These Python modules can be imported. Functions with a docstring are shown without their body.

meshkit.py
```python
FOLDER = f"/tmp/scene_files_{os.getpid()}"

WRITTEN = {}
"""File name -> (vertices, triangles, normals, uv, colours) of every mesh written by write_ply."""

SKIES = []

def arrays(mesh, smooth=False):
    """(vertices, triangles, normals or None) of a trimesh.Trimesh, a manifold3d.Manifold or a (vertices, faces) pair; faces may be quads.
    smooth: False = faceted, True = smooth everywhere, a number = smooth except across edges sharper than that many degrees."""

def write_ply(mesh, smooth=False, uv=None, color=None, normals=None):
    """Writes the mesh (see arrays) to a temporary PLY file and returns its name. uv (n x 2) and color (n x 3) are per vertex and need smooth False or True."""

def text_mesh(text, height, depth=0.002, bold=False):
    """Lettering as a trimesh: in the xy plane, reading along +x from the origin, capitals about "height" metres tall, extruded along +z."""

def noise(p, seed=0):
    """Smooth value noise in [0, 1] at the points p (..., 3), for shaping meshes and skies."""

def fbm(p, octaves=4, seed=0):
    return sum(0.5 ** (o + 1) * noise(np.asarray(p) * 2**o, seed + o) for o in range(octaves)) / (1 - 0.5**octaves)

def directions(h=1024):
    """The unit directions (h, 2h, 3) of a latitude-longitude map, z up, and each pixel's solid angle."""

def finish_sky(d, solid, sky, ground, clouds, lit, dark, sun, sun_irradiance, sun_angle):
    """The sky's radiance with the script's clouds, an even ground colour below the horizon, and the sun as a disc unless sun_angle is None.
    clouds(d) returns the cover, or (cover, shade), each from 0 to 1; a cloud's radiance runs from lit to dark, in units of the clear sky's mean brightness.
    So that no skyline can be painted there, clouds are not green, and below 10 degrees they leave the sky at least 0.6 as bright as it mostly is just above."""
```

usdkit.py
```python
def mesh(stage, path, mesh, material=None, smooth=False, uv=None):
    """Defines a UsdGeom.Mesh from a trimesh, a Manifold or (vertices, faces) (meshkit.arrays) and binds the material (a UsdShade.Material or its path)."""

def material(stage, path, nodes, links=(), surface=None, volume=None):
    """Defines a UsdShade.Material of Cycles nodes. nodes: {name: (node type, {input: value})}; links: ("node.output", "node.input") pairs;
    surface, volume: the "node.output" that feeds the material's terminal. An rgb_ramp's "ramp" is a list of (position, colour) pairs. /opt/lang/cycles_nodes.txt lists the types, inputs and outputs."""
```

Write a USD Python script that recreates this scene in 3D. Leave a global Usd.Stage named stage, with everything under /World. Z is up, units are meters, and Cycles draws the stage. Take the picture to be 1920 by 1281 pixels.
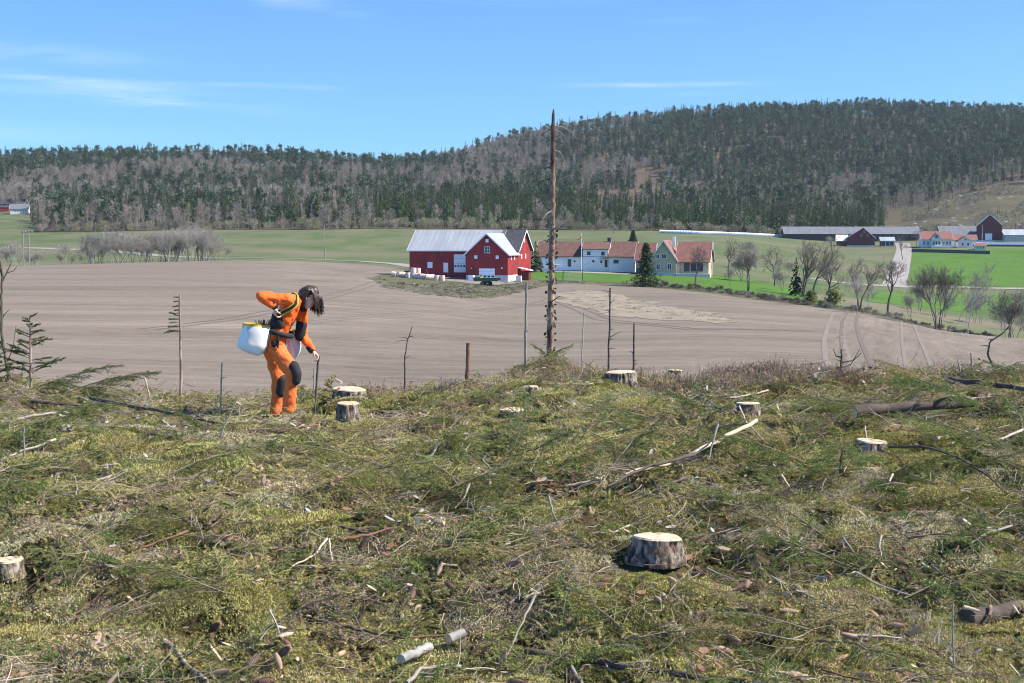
import math, numpy as np, trimesh, shapely, manifold3d, meshkit, usdkit
from shapely import geometry as sg
from scipy.interpolate import PchipInterpolator, RegularGridInterpolator
from pxr import Usd, UsdGeom, UsdLux, UsdShade, Sdf, Gf, Vt

stage = Usd.Stage.CreateInMemory()
UsdGeom.SetStageUpAxis(stage, 'Z'); UsdGeom.SetStageMetersPerUnit(stage, 1.0)
UsdGeom.Xform.Define(stage, '/World'); UsdGeom.Scope.Define(stage, '/World/Looks')
PI = math.pi

# ------------------------------------------------------------------ camera, sky, sun, exposure
CZ = 2.0                                   # camera height in the scene; every level below is measured from it
FPX, PCX, PCY, HORIZON = 2637.0, 960.0, 640.5, 449.0
PITCH = math.atan((PCY - HORIZON) / FPX)
cam = UsdGeom.Camera.Define(stage, '/World/camera')
cam.CreateHorizontalApertureAttr(36.0); cam.CreateVerticalApertureAttr(24.0); cam.CreateFocalLengthAttr(36.0 * FPX / 1920)
cam.CreateClippingRangeAttr(Gf.Vec2f(0.1, 20000)); cam.CreateExposureAttr(0.95)
UsdGeom.Xformable(cam).AddTranslateOp().Set(Gf.Vec3d(0, 0, CZ)); UsdGeom.Xformable(cam).AddRotateXOp().Set(90 - math.degrees(PITCH))
SUN_EL = math.radians(44); SUN_AZ = math.atan2(1.0, -0.12)      # atan2(x, y) of the direction towards the sun
SKY_STRENGTH, SUN_INTENSITY = 0.066, 1.25
SUN = np.array([math.cos(SUN_EL) * math.sin(SUN_AZ), math.cos(SUN_EL) * math.cos(SUN_AZ), math.sin(SUN_EL)])

def sky_material():
    """Physical sky with thin cirrus streaks, each at its own azimuth (tangent from the y axis) and elevation."""
    n = {'tc': ('texture_coordinate', {}), 'sep': ('separate_xyz', {}), 'sky': ('sky_texture', dict(sky_type='single_scattering', sun_disc=False, sun_elevation=SUN_EL, sun_rotation=SUN_AZ, altitude=200.0, air_density=1.0, aerosol_density=0.12, ozone_density=2.5)),
         'az': ('math', {'math_type': 'arctan2'}), 'el': ('math', {'math_type': 'arcsine'}), 'comb': ('combine_xyz', {'z': 0.3}),
         'map': ('mapping', {'scale': (9, 95, 1), 'rotation': (0, 0, 0.03)}), 'noi': ('noise_texture', {'scale': 1.0, 'detail': 6.0, 'roughness': 0.62, 'distortion': 0.6}),
         'nr': ('map_range', {'from_min': 0.38, 'from_max': 0.72, 'to_min': 0.0, 'to_max': 1.0, 'clamp': True})}
    L = [('tc.generated', 'sep.vector'), ('sep.x', 'az.value1'), ('sep.y', 'az.value2'), ('sep.z', 'el.value1'), ('az.value', 'comb.x'), ('el.value', 'comb.y'),
         ('comb.vector', 'map.vector'), ('map.vector', 'noi.vector'), ('noi.fac', 'nr.value')]
    streaks = [(-0.30, .1055, .075, .0036, -.06, 1.0), (-0.27, .0955, .085, .0040, -.055, 1.0), (-0.305, .122, .05, .006, 0, .45), (-.20, .106, .05, .0016, 0, .55), (.106, .1075, .05, .0016, .0, .9),
               (.128, .101, .02, .0016, 0, .5), (-.135, .161, .04, .006, -.25, .42), (-.172, .167, .02, .007, -.35, .4), (-.145, .1045, .018, .0012, 0, .4), (-.072, .0955, .012, .0012, 0, .4),
               (-.36, .128, .03, .003, 0, .5), (.11, .151, .02, .0015, 0, .2), (-.02, .165, .08, .004, 0, .2), (.25, .156, .03, .0015, 0, .2), (-.36, .07, .10, .006, 0, .35),
               (-.9, .16, .3, .02, .1, .6), (.8, .2, .3, .015, 0, .4), (2.6, .25, .5, .03, .05, .5)]
    prev = None
    for i, (a, e, wa, we, k, s) in enumerate(streaks):
        q = f's{i}'
        n[q + 'a'] = ('math', {'math_type': 'subtract', 'value2': a}); L.append(('az.value', q + 'a.value1'))
        n[q + 'k'] = ('math', {'math_type': 'multiply_add', 'value2': k, 'value3': e}); L.append((q + 'a.value', q + 'k.value1'))
        n[q + 'e'] = ('math', {'math_type': 'subtract'}); L += [('el.value', q + 'e.value1'), (q + 'k.value', q + 'e.value2')]
        for c, w in (('a', wa), ('e', we)):
            n[q + c + 'd'] = ('math', {'math_type': 'divide', 'value2': w}); L.append((q + c + '.value', q + c + 'd.value1'))
            n[q + c + 'q'] = ('math', {'math_type': 'multiply'}); L += [(q + c + 'd.value', q + c + 'q.value1'), (q + c + 'd.value', q + c + 'q.value2')]
        n[q + 'r'] = ('math', {'math_type': 'add'}); L += [(q + 'aq.value', q + 'r.value1'), (q + 'eq.value', q + 'r.value2')]
        n[q + 'n'] = ('math', {'math_type': 'multiply', 'value2': -1.0}); L.append((q + 'r.value', q + 'n.value1'))
        n[q + 'x'] = ('math', {'math_type': 'exponent'}); L.append((q + 'n.value', q + 'x.value1'))
        n[q + 'm'] = ('math', {'math_type': 'multiply_add', 'value2': s, 'value3': 0.0}); L.append((q + 'x.value', q + 'm.value1'))
        if prev: L.append((prev, q + 'm.value3'))
        prev = q + 'm.value'
    n['cov'] = ('math', {'math_type': 'multiply', 'use_clamp': True}); L += [(prev, 'cov.value1'), ('nr.result', 'cov.value2')]
    n['thin'] = ('math', {'math_type': 'multiply', 'value2': 0.62}); L.append(('cov.value', 'thin.value1'))
    n['tint'] = ('mix', {'mix_type': 'multiply', 'fac': 1.0, 'color2': SKY_TINT}); L.append(('sky.color', 'tint.color1'))
    n['mix'] = ('mix', {'mix_type': 'mix', 'color2': CLOUD}); L += [('thin.value', 'mix.fac'), ('tint.color', 'mix.color1')]
    n['bg'] = ('background_shader', {'strength': SKY_STRENGTH}); L.append(('mix.color', 'bg.color'))
    return usdkit.material(stage, '/World/Looks/sky_air', n, L, surface='bg.background')
SKY_TINT, CLOUD = (0.53, 0.92, 1.40), (8, 9.2, 10.5)
dome = UsdLux.DomeLight.Define(stage, '/World/sky'); dome.CreateIntensityAttr(1.0)
UsdShade.MaterialBindingAPI.Apply(dome.GetPrim()).Bind(sky_material())
dome.GetPrim().SetCustomDataByKey('kind', 'structure')
sun = UsdLux.DistantLight.Define(stage, '/World/sun')
sun.CreateIntensityAttr(SUN_INTENSITY); sun.CreateAngleAttr(0.5); sun.CreateNormalizeAttr(True); sun.CreateColorAttr(Gf.Vec3f(1.0, 0.94, 0.85))
UsdGeom.Xformable(sun).AddRotateZOp().Set(90 - math.degrees(SUN_AZ)); UsdGeom.Xformable(sun).AddRotateYOp().Set(90 - math.degrees(SUN_EL))

# ------------------------------------------------------------------ helpers: names, prims, materials, meshes
_used = {}
def numbered(parent, name):
    k = (parent, name); n = _used.get(k, 0); _used[k] = n + 1
    return f'{parent}/{name}' if n == 0 else f'{parent}/{name}_{n:03d}'
def pp(o): return '/World' if o is None else (o if isinstance(o, str) else str(o.GetPath()))
def keys(o, label=None, cat=None, group=None, kind=None):
    for k, v in (('label', label), ('category', cat), ('group', group), ('kind', kind)):
        if v is not None: o.SetCustomDataByKey(k, v)
    return o
def thing(name, label=None, cat=None, loc=(0, 0, 0), rz=0.0, group=None, scale=None, kind=None, rot=None):
    x = UsdGeom.Xform.Define(stage, numbered('/World', name)); place(x, loc, rz, scale, rot)
    return keys(x.GetPrim(), label, cat, group, kind)
def place(x, loc, rz=0.0, scale=None, rot=None):
    x.AddTranslateOp().Set(Gf.Vec3d(*map(float, loc))); x.AddRotateXYZOp().Set(Gf.Vec3f(*(rot if rot is not None else (0, 0, math.degrees(rz)))))
    if scale is not None: x.AddScaleOp().Set(Gf.Vec3f(*((scale,) * 3 if np.ndim(scale) == 0 else scale)))
def copy_of(cls, name, label, cat, loc, rz=0.0, group=None, scale=1.0, rot=None):
    p = stage.DefinePrim(numbered('/World', name), 'Xform'); p.GetReferences().AddInternalReference(Sdf.Path(cls)); p.SetInstanceable(True)
    place(UsdGeom.Xformable(p), loc, rz, scale, rot)
    return keys(p, label, cat, group)
def raw(v, f): return np.asarray(v, float).reshape(-1, 3), np.asarray(f, int).reshape(-1, 3)
def put(name, m, mat, parent=None, smooth=False, label=None, cat=None, group=None, kind=None):
    """One mesh prim. m: MB, trimesh, Manifold or (v, f)."""
    if isinstance(m, MB): m = m.arr()
    if isinstance(m, trimesh.Trimesh): m = (m.vertices, m.faces)
    if isinstance(mat, str): mat = MAT[mat]
    p = usdkit.mesh(stage, numbered(pp(parent), name), m, mat, smooth)
    p.CreateDoubleSidedAttr(True)
    return keys(p.GetPrim(), label, cat, group, kind)
class MB:
    """Collects pieces of ONE mesh."""
    def __init__(s): s.v, s.f, s.n = [], [], 0
    def add(s, v, f):
        v, f = raw(v, f); s.v.append(v); s.f.append(f + s.n); s.n += len(v); return s
    def arr(s): return (np.vstack(s.v), np.vstack(s.f)) if s.v else (np.zeros((0, 3)), np.zeros((0, 3), int))
    def box(s, lo, hi, M=None):
        b = trimesh.creation.box(bounds=[np.minimum(lo, hi), np.maximum(lo, hi)]); v = b.vertices if M is None else b.vertices @ M[:3, :3].T + M[:3, 3]
        return s.add(v, b.faces)
    def tm(s, m): return s.add(m.vertices, m.faces)
    def prism(s, poly, d):
        """polygon (n x 3, planar, in order) extruded by the vector d"""
        p = np.asarray(poly, float); n = len(p); q = p + np.asarray(d, float)
        u = p[1] - p[0]; u /= np.linalg.norm(u); w = np.cross(u, p[2] - p[0]); w /= np.linalg.norm(w); t = np.cross(w, u)
        P2 = np.stack([(p - p[0]) @ u, (p - p[0]) @ t], 1)
        tv, tf = trimesh.creation.triangulate_polygon(sg.Polygon(P2), engine='earcut')
        idx = [int(np.argmin(((P2 - a) ** 2).sum(1))) for a in tv]; tf = np.array(idx)[tf]
        s.add(np.vstack([p, q]), np.vstack([tf, tf[:, ::-1] + n] + [[[i, (i + 1) % n, n + (i + 1) % n], [i, n + (i + 1) % n, n + i]] for i in range(n)]))
        return s
    def tube(s, pts, rad, n=6, cap=True, jit=None):
        pts = np.asarray(pts, float); rad = np.broadcast_to(rad, len(pts)).astype(float)
        t = np.gradient(pts, axis=0); t /= np.maximum(np.linalg.norm(t, axis=1, keepdims=True), 1e-12)
        up = np.array([0, 0, 1.0]) if abs(t[0, 2]) < .9 else np.array([1.0, 0, 0])
        a = np.cross(t, up); bad = np.linalg.norm(a, axis=1) < 1e-3; a[bad] = np.cross(t[bad], [0, 1, 0.3]); a /= np.linalg.norm(a, axis=1, keepdims=True); b = np.cross(t, a)
        ph = np.arange(n) / n * 2 * PI
        r = rad[:, None] * (np.ones(n) if jit is None else jit)
        v = pts[:, None] + (a[:, None] * np.cos(ph)[None, :, None] + b[:, None] * np.sin(ph)[None, :, None]) * r[..., None]
        m = len(pts); i = np.arange(m - 1)[:, None] * n + np.arange(n); j = np.arange(m - 1)[:, None] * n + (np.arange(n) + 1) % n
        f = np.concatenate([np.stack([i, j, j + n], -1).reshape(-1, 3), np.stack([i, j + n, i + n], -1).reshape(-1, 3)])
        v = v.reshape(-1, 3)
        if cap:
            c = len(v); v = np.vstack([v, pts[:1], pts[-1:]]); k = np.arange(n)
            f = np.vstack([f, np.stack([np.full(n, c), (k + 1) % n, k], 1), np.stack([np.full(n, c + 1), (m - 1) * n + k, (m - 1) * n + (k + 1) % n], 1)])
        return s.add(v, f)
MAT = {}
def mat(name, ramp, scale=3.0, rough=0.85, bump=0.0, bscale=None, bdist=0.02, rand=0.0, hrand=0.0, stretch=(1, 1, 1), world=False, spec=0.25, trans=0.0, detail=5.0, metal=0.0, rot=0.0, distort=0.0, mixcol=None, mscale=1.0, mlo=.45, mhi=.6, mstretch=(1, 1, 1)):
    """Noise-coloured principled surface; rand: value spread between copies; mixcol: a second patchy colour at its own scale; trans: light through leaves."""
    if not isinstance(ramp[0], tuple): ramp = [ramp, ramp]
    placed = isinstance(ramp[0][1], tuple)
    n = {'noi': ('noise_texture', {'scale': float(scale), 'detail': detail, 'roughness': .62, 'distortion': distort}), 'map': ('mapping', {'scale': stretch, 'rotation': (0, 0, rot)}),
         'ramp': ('rgb_ramp', {'ramp': ramp if placed else [(.5 + (i / (len(ramp) - 1) - .5) * .5, c) for i, c in enumerate(ramp)]}),
         'p': ('principled_bsdf', {'roughness': rough, 'specular_ior_level': spec, 'metallic': metal})}
    n['co'] = ('geometry', {}) if world else ('texture_coordinate', {})
    src = 'co.position' if world else 'co.object'
    L = [(src, 'map.vector'), ('map.vector', 'noi.vector'), ('noi.fac', 'ramp.fac')]; col = 'ramp.color'
    if mixcol is not None:
        n['n2'] = ('noise_texture', {'scale': float(mscale), 'detail': 4.0, 'roughness': .6}); n['r2'] = ('map_range', {'from_min': mlo, 'from_max': mhi, 'to_min': 0.0, 'to_max': 1.0, 'clamp': True}); n['mx'] = ('mix', {'mix_type': 'mix', 'color2': mixcol})
        n['m2'] = ('mapping', {'scale': mstretch})
        L += [(src, 'm2.vector'), ('m2.vector', 'n2.vector'), ('n2.fac', 'r2.value'), ('r2.result', 'mx.fac'), (col, 'mx.color1')]; col = 'mx.color'
    if rand or hrand:
        n['oi'] = ('object_info', {}); n['rv'] = ('map_range', {'to_min': 1 - rand, 'to_max': 1 + rand}); n['rh'] = ('map_range', {'to_min': .5 - hrand, 'to_max': .5 + hrand}); n['wn'] = ('white_noise_texture', {'dimensions': '1D'}); n['hs'] = ('hsv', {})
        L += [('oi.random', 'rv.value'), ('rv.result', 'hs.value'), ('oi.random', 'wn.w'), ('wn.value', 'rh.value'), ('rh.result', 'hs.hue'), (col, 'hs.color')]; col = 'hs.color'
    L.append((col, 'p.base_color')); out = 'p.BSDF'
    if bump:
        n['bn'] = ('noise_texture', {'scale': float(bscale or scale * 3), 'detail': 5.0, 'roughness': .65}); n['bu'] = ('bump', {'strength': bump, 'distance': bdist})
        L += [('map.vector', 'bn.vector'), ('bn.fac', 'bu.height'), ('bu.normal', 'p.normal')]
    if trans:
        n['tr'] = ('translucent_bsdf', {}); n['mc'] = ('mix_closure', {'fac': trans}); L += [(col, 'tr.color'), ('p.BSDF', 'mc.closure1'), ('tr.BSDF', 'mc.closure2')]; out = 'mc.closure'
    MAT[name] = usdkit.material(stage, '/World/Looks/' + name, n, L, surface=out)
    return MAT[name]

# ------------------------------------------------------------------ pixels of the photograph -> points, and the lie of the land
def ray(px, row):
    u, v = (np.asarray(px, float) - PCX) / FPX, (np.asarray(row, float) - PCY) / FPX
    c, s = math.cos(PITCH), math.sin(PITCH)
    return np.stack(np.broadcast_arrays(u, c - v * s, -s - v * c), -1)
def at(px, row, Y):
    d = ray(px, row); return d * (np.asarray(Y, float) / d[..., 1])[..., None] + [0, 0, CZ]
COLS = np.array([-700, -300, 0, 430, 760, 1000, 1300, 1600, 1920, 2300, 2700.])
DEP = np.array([58, 80, 120, 180, 250, 300, 330, 360, 400, 470, 560, 650, 750, 900, 1100, 1300, 1500, 1650, 1900, 2300, 2900.])
ROWS = np.array([
    [830, 738, 640, 570, 528, 512, 506, 508, 512, 496, 470, 452, 437, 418, 386, 345, 323, 326, 336, 352, 370],
    [830, 738, 640, 570, 526, 508, 501, 504, 510, 494, 468, 450, 436, 416, 384, 344, 319, 322, 334, 352, 370],
    [830, 740, 640, 570, 525, 506, 500, 499, 507, 492, 466, 448, 435, 415, 382, 341, 313, 318, 332, 352, 370],
    [832, 745, 642, 570, 524, 503, 495, 490, 490, 484, 458, 437, 426, 408, 377, 334, 308, 316, 332, 352, 370],
    [834, 750, 655, 585, 540, 521, 513, 505, 498, 489, 464, 433, 424, 405, 376, 340, 318, 320, 332, 352, 370],
    [834, 745, 660, 600, 557, 531, 516, 506, 497, 480, 455, 436, 428, 412, 384, 340, 288, 263, 280, 320, 350],
    [834, 740, 655, 598, 562, 535, 521, 509, 497, 478, 455, 440, 434, 415, 380, 330, 258, 224, 245, 300, 340],
    [834, 740, 660, 610, 580, 570, 559, 547, 533, 505, 482, 466, 446, 420, 384, 326, 250, 215, 240, 300, 340],
    [834, 738, 668, 636, 640, 613, 600, 585, 560, 532, 497, 463, 437, 392, 330, 278, 238, 225, 245, 300, 340],
    [834, 738, 674, 650, 650, 625, 610, 596, 570, 540, 500, 466, 437, 390, 330, 280, 240, 228, 245, 300, 340],
    [834, 738, 674, 650, 650, 625, 610, 596, 570, 540, 500, 466, 437, 390, 330, 280, 240, 228, 245, 300, 340]], float)
_zt = np.array([[at(c, r, y)[2] for r, y in zip(rr, DEP)] for c, rr in zip(COLS, ROWS)])
_ld = np.linspace(math.log(58), math.log(2900), 400); _lc = np.linspace(-700, 2700, 341)
_zz = PchipInterpolator(COLS, PchipInterpolator(np.log(DEP), _zt, axis=1)(_ld), axis=0)(_lc)
_far = RegularGridInterpolator((_lc, _ld), _zz)
_fgz = PchipInterpolator([-80, -20, -6, 0, 4, 8, 10, 13, 16, 18, 20, 24, 30, 45, 60], np.array([-4, -2.4, -1.75, -1.65, -2.3, -2.55, -2.27, -2.0, -1.98, -2.02, -2.17, -2.75, -4.1, -7.0, -8.5]) + CZ)
def hnoise(x, y, s, seed=0): return meshkit.noise(np.stack([np.asarray(x) * s, np.asarray(y) * s, np.zeros_like(np.asarray(x, float))], -1), seed) - .5
def fg(x, y):
    x, y = np.broadcast_arrays(np.asarray(x, float), np.asarray(y, float))
    px = PCX + x / np.maximum(y, 5) * FPX
    z = _fgz(np.clip(y, -80, 60)) + np.interp(px, [-200, 0, 200, 480, 700, 850, 950, 1000, 1100, 1300, 1500, 1700, 1920, 2200], [.1, .0, -.20, -.30, -.16, -.10, 0, .1, .12, .06, .14, .16, .2, .2]) * np.exp(-((y - 20) / 4.5) ** 2)
    z = z + .36 * np.exp(-((px - 1025) / 85) ** 2 - ((y - 23.5) / 2.4) ** 2)           # the knoll under the tall dead trunk
    z = z + .10 * np.exp(-((px - 1150) / 60) ** 2 - ((y - 17.6) / .8) ** 2)            # the mossy mound
    w = np.clip((y - 3) / 5, 0, 1) * np.clip((40 - y) / 10, 0, 1)
    return z + w * (.17 * hnoise(x, y, .9, 3) + .17 * hnoise(x, y, 2.1, 4) + .09 * hnoise(x, y, 5.3, 5))
def H(x, y):
    x, y = np.broadcast_arrays(np.asarray(x, float), np.asarray(y, float))
    yy = np.clip(y, 58, 2899); px = np.clip(PCX + x / yy * FPX, -700, 2700)
    far = _far(np.stack([px, np.log(yy)], -1)).reshape(x.shape); far = far + (.25 * hnoise(x, y, .03, 8) + (np.clip(y - 700, 0, 300) / 300) * 6 * hnoise(x, y, .012, 9))
    t = np.clip((y - 44) / 18, 0, 1); t = t * t * (3 - 2 * t)
    return np.where(y > 62, far, fg(x, y) * (1 - t) + far * t)
def hit(px, row, y0=60, y1=2600):
    """Where the line of sight through a pixel meets the land beyond y0."""
    Y = np.geomspace(y0, y1, 3000); p = at(px, row, Y); g = p[:, 2] - H(p[:, 0], p[:, 1])
    k = np.nonzero(g < 0)[0]; return p[k[0]] if len(k) else p[-1]
def near(px, row): return hit(px, row, 5.0, 40.0)
def on(px, Y, dz=0.0):
    x = (px - PCX) / FPX * Y
    for _ in range(3):
        d = ray(px, HORIZON + FPX * (CZ - H(x, Y)) / Y); x = float(d[0] / d[1] * Y)
    return np.array([x, Y, float(H(x, Y)) + dz])
def mpp(Y): return Y / FPX
# ------------------------------------------------------------------ ground sheets
mat('meadow_grass', [(.062, .095, .036), (.088, .118, .048), (.125, .135, .07), (.175, .15, .095)], scale=.05, world=True, detail=8, rough=.95, spec=.1, stretch=(1, .6, 1), bump=.4, bscale=3, bdist=.1, mixcol=(.165, .145, .10), mscale=.018, mlo=.50, mhi=.68, mstretch=(.5, 1, 1))
mat('lawn_grass', [(.055, .115, .018), (.072, .148, .024), (.095, .165, .034)], scale=.12, world=True, detail=8, rough=.95, spec=.1, bump=.3, bscale=4, bdist=.06, mixcol=(.10, .14, .045), mscale=.04, mlo=.58, mhi=.75)
mat('verge_grass', [(.06, .068, .03), (.11, .105, .055), (.165, .14, .09)], scale=.5, world=True, detail=8, rough=.95, spec=.1, bump=.6, bscale=3, bdist=.15, mixcol=(.065, .10, .027), mscale=.12, mlo=.55, mhi=.7)
mat('straw_grass', [(.20, .168, .128), (.255, .215, .165), (.31, .265, .205)], scale=.35, world=True, detail=8, rough=.95, spec=.1, stretch=(1, .4, 1), bump=.5, bscale=3, bdist=.1, mixcol=(.17, .19, .09), mscale=.09, mlo=.58, mhi=.7)
mat('forest_soil', [(.06, .05, .038), (.11, .085, .06), (.16, .13, .085)], scale=.06, world=True, detail=8, rough=1, spec=.05)
mat('clearcut_soil', [(.06, .054, .04), (.095, .082, .056), (.115, .108, .058), (.165, .15, .13)], scale=.045, world=True, detail=9, rough=1, spec=.05, stretch=(1, .5, 1), bump=.8, bscale=.6, bdist=.6)
mat('gravel', [(.24, .22, .205), (.32, .295, .275)], scale=.6, world=True, detail=8, rough=.95, spec=.1)
mat('yard_gravel', [(.19, .165, .15), (.26, .225, .205)], scale=.4, world=True, detail=8, rough=.95, spec=.1)
def field_mat(name, c, lines, tone=1.0):
    """Harrowed soil: fine lines along each (angle, scale, weight) direction, broad tonal bands along the first of them, wheel tracks and straw."""
    n = {'geo': ('geometry', {}), 'ramp': ('rgb_ramp', {'ramp': [(.30, tuple(a * .62 * tone for a in c)), (.44, tuple(a * .9 * tone for a in c)), (.56, tuple(a * 1.08 * tone for a in c)), (.72, tuple(a * 1.45 * tone for a in c))]}),
         'p': ('principled_bsdf', {'roughness': 1.0, 'specular_ior_level': .05}), 'bu': ('bump', {'strength': .55, 'distance': .12})}
    L = []; prev = None
    for i, (ang, st, sc, w) in enumerate(lines):
        n[f'm{i}'] = ('mapping', {'rotation': (0, 0, ang)}); n[f'k{i}'] = ('mapping', {'scale': st}); n[f'n{i}'] = ('noise_texture', {'scale': float(sc), 'detail': 7.0, 'roughness': .68, 'distortion': .25})
        n[f'w{i}'] = ('math', {'math_type': 'multiply_add', 'value2': w, 'value3': 0.5 - .5 * sum(q[3] for q in lines) if prev is None else 0.0})
        L += [('geo.position', f'm{i}.vector'), (f'm{i}.vector', f'k{i}.vector'), (f'k{i}.vector', f'n{i}.vector'), (f'n{i}.fac', f'w{i}.value1')]
        if prev: L.append((prev, f'w{i}.value3'))
        prev = f'w{i}.value'
    L += [(prev, 'ramp.fac'), ('ramp.color', 'p.base_color'), (prev, 'bu.height'), ('bu.normal', 'p.normal')]
    MAT[name] = usdkit.material(stage, '/World/Looks/' + name, n, L, surface='p.BSDF')
SOIL = (.190, .160, .129)
field_mat('ploughed_soil', SOIL, [(.10, (.012, .16, 1), 1.0, .55), (.16, (.05, 1.1, 1), 1.0, .50), (0, (.5, .8, 1), 1.0, .35), (.12, (.006, .035, 1), 1.0, .45), (.1, (1.6, 3.2, 1), 1.0, .40)])
field_mat('ploughed_soil_far_side', SOIL, [(.25, (.30, .012, 1), 1.0, .65), (.28, (1.3, .05, 1), 1.0, .45), (0, (.5, .8, 1), 1.0, .35), (.25, (.05, .006, 1), 1.0, .35), (.2, (3.2, 1.2, 1), 1.0, .40)])

def grid_mesh(U, Yv, hw, h):
    X = U[None, :] * hw(Yv)[:, None]; Y = np.repeat(Yv[:, None], len(U), 1); Z = h(X, Y)
    v = np.stack([X, Y, Z], -1).reshape(-1, 3); n = len(U); i = (np.arange(len(Yv) - 1)[:, None] * n + np.arange(n - 1)).ravel()
    return v, np.concatenate([np.stack([i, i + 1, i + n + 1], 1), np.stack([i, i + n + 1, i + n], 1)])
_ty = np.concatenate([np.linspace(-90, 40, 14), np.arange(46, 90, 2.0), np.arange(90, 480, 3.5), np.arange(480, 760, 7), np.geomspace(760, 2890, 70)])
TU = np.linspace(-1, 1, 300)
TW = lambda y: 130 + .66 * np.clip(y, 0, 1e9)
TV, TF = grid_mesh(TU, _ty, TW, lambda x, y: H(x, y) - np.where(y < 47, .5, 0))
put('terrain', (TV, TF), 'meadow_grass', smooth=True, kind='structure', label='grassy valley floor and hillsides')
_tc = TV[TF].mean(1)
def ragged(P, amp, step=2.5, seed=0):
    q = np.array(shapely.segmentize(sg.Polygon(P).buffer(0), step).exterior.coords)[:-1]; s = 1 / 9.0; d = np.stack([hnoise(q[:, 0], q[:, 1], s, 60 + seed) + .7 * hnoise(q[:, 0], q[:, 1], s * 3, 61 + seed), hnoise(q[:, 0], q[:, 1], s, 62 + seed) + .7 * hnoise(q[:, 0], q[:, 1], s * 3, 63 + seed)], 1); return sg.Polygon(q + d * 2 * amp).buffer(0)
def sheet(name, poly, m, lift, label):
    """The part of the terrain inside a ground polygon, lifted a little: boundary triangles are clipped exactly."""
    P = sg.Polygon(poly) if not hasattr(poly, 'geom_type') else poly
    P = P.buffer(0); shapely.prepare(P); tri = TV[TF]; b = P.bounds
    cand = np.nonzero((tri[..., 0].max(1) >= b[0]) & (tri[..., 0].min(1) <= b[2]) & (tri[..., 1].max(1) >= b[1]) & (tri[..., 1].min(1) <= b[3]))[0]
    t2 = shapely.polygons(tri[cand][..., :2]); inside = shapely.contains(P, t2); cut = shapely.intersects(P, t2) & ~inside
    mb = MB(); keep = TF[cand[inside]]; u, inv = np.unique(keep, return_inverse=True)
    if len(u): mb.add(TV[u] + [0, 0, lift], inv.reshape(-1, 3))
    for t, g in zip(cand[cut], shapely.intersection(t2[cut], P)):
        a, e1, e2 = tri[t][0], tri[t][1] - tri[t][0], tri[t][2] - tri[t][0]; nrm = np.cross(e1, e2)
        for q in getattr(g, 'geoms', [g]):
            if q.geom_type != 'Polygon' or q.area < 1e-4: continue
            try: v2, f2 = trimesh.creation.triangulate_polygon(q, engine='earcut')
            except Exception: continue
            if len(f2) == 0: continue
            z = a[2] - ((v2 - a[:2]) @ nrm[:2]) / nrm[2]
            mb.add(np.column_stack([v2, z + lift]), f2 if nrm[2] > 0 else f2[:, ::-1])
    v, f = mb.arr(); v, inv = np.unique(np.round(v, 5), axis=0, return_inverse=True)
    return put(name, (v, inv.reshape(-1)[f]), m, smooth=True, kind='structure', label=label)
def world(pts, y0=60): return [tuple(hit(px, r, y0)[:2]) for px, r in pts]
def arc(px, Y): return ((px - PCX) / FPX * Y, Y)
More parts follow.
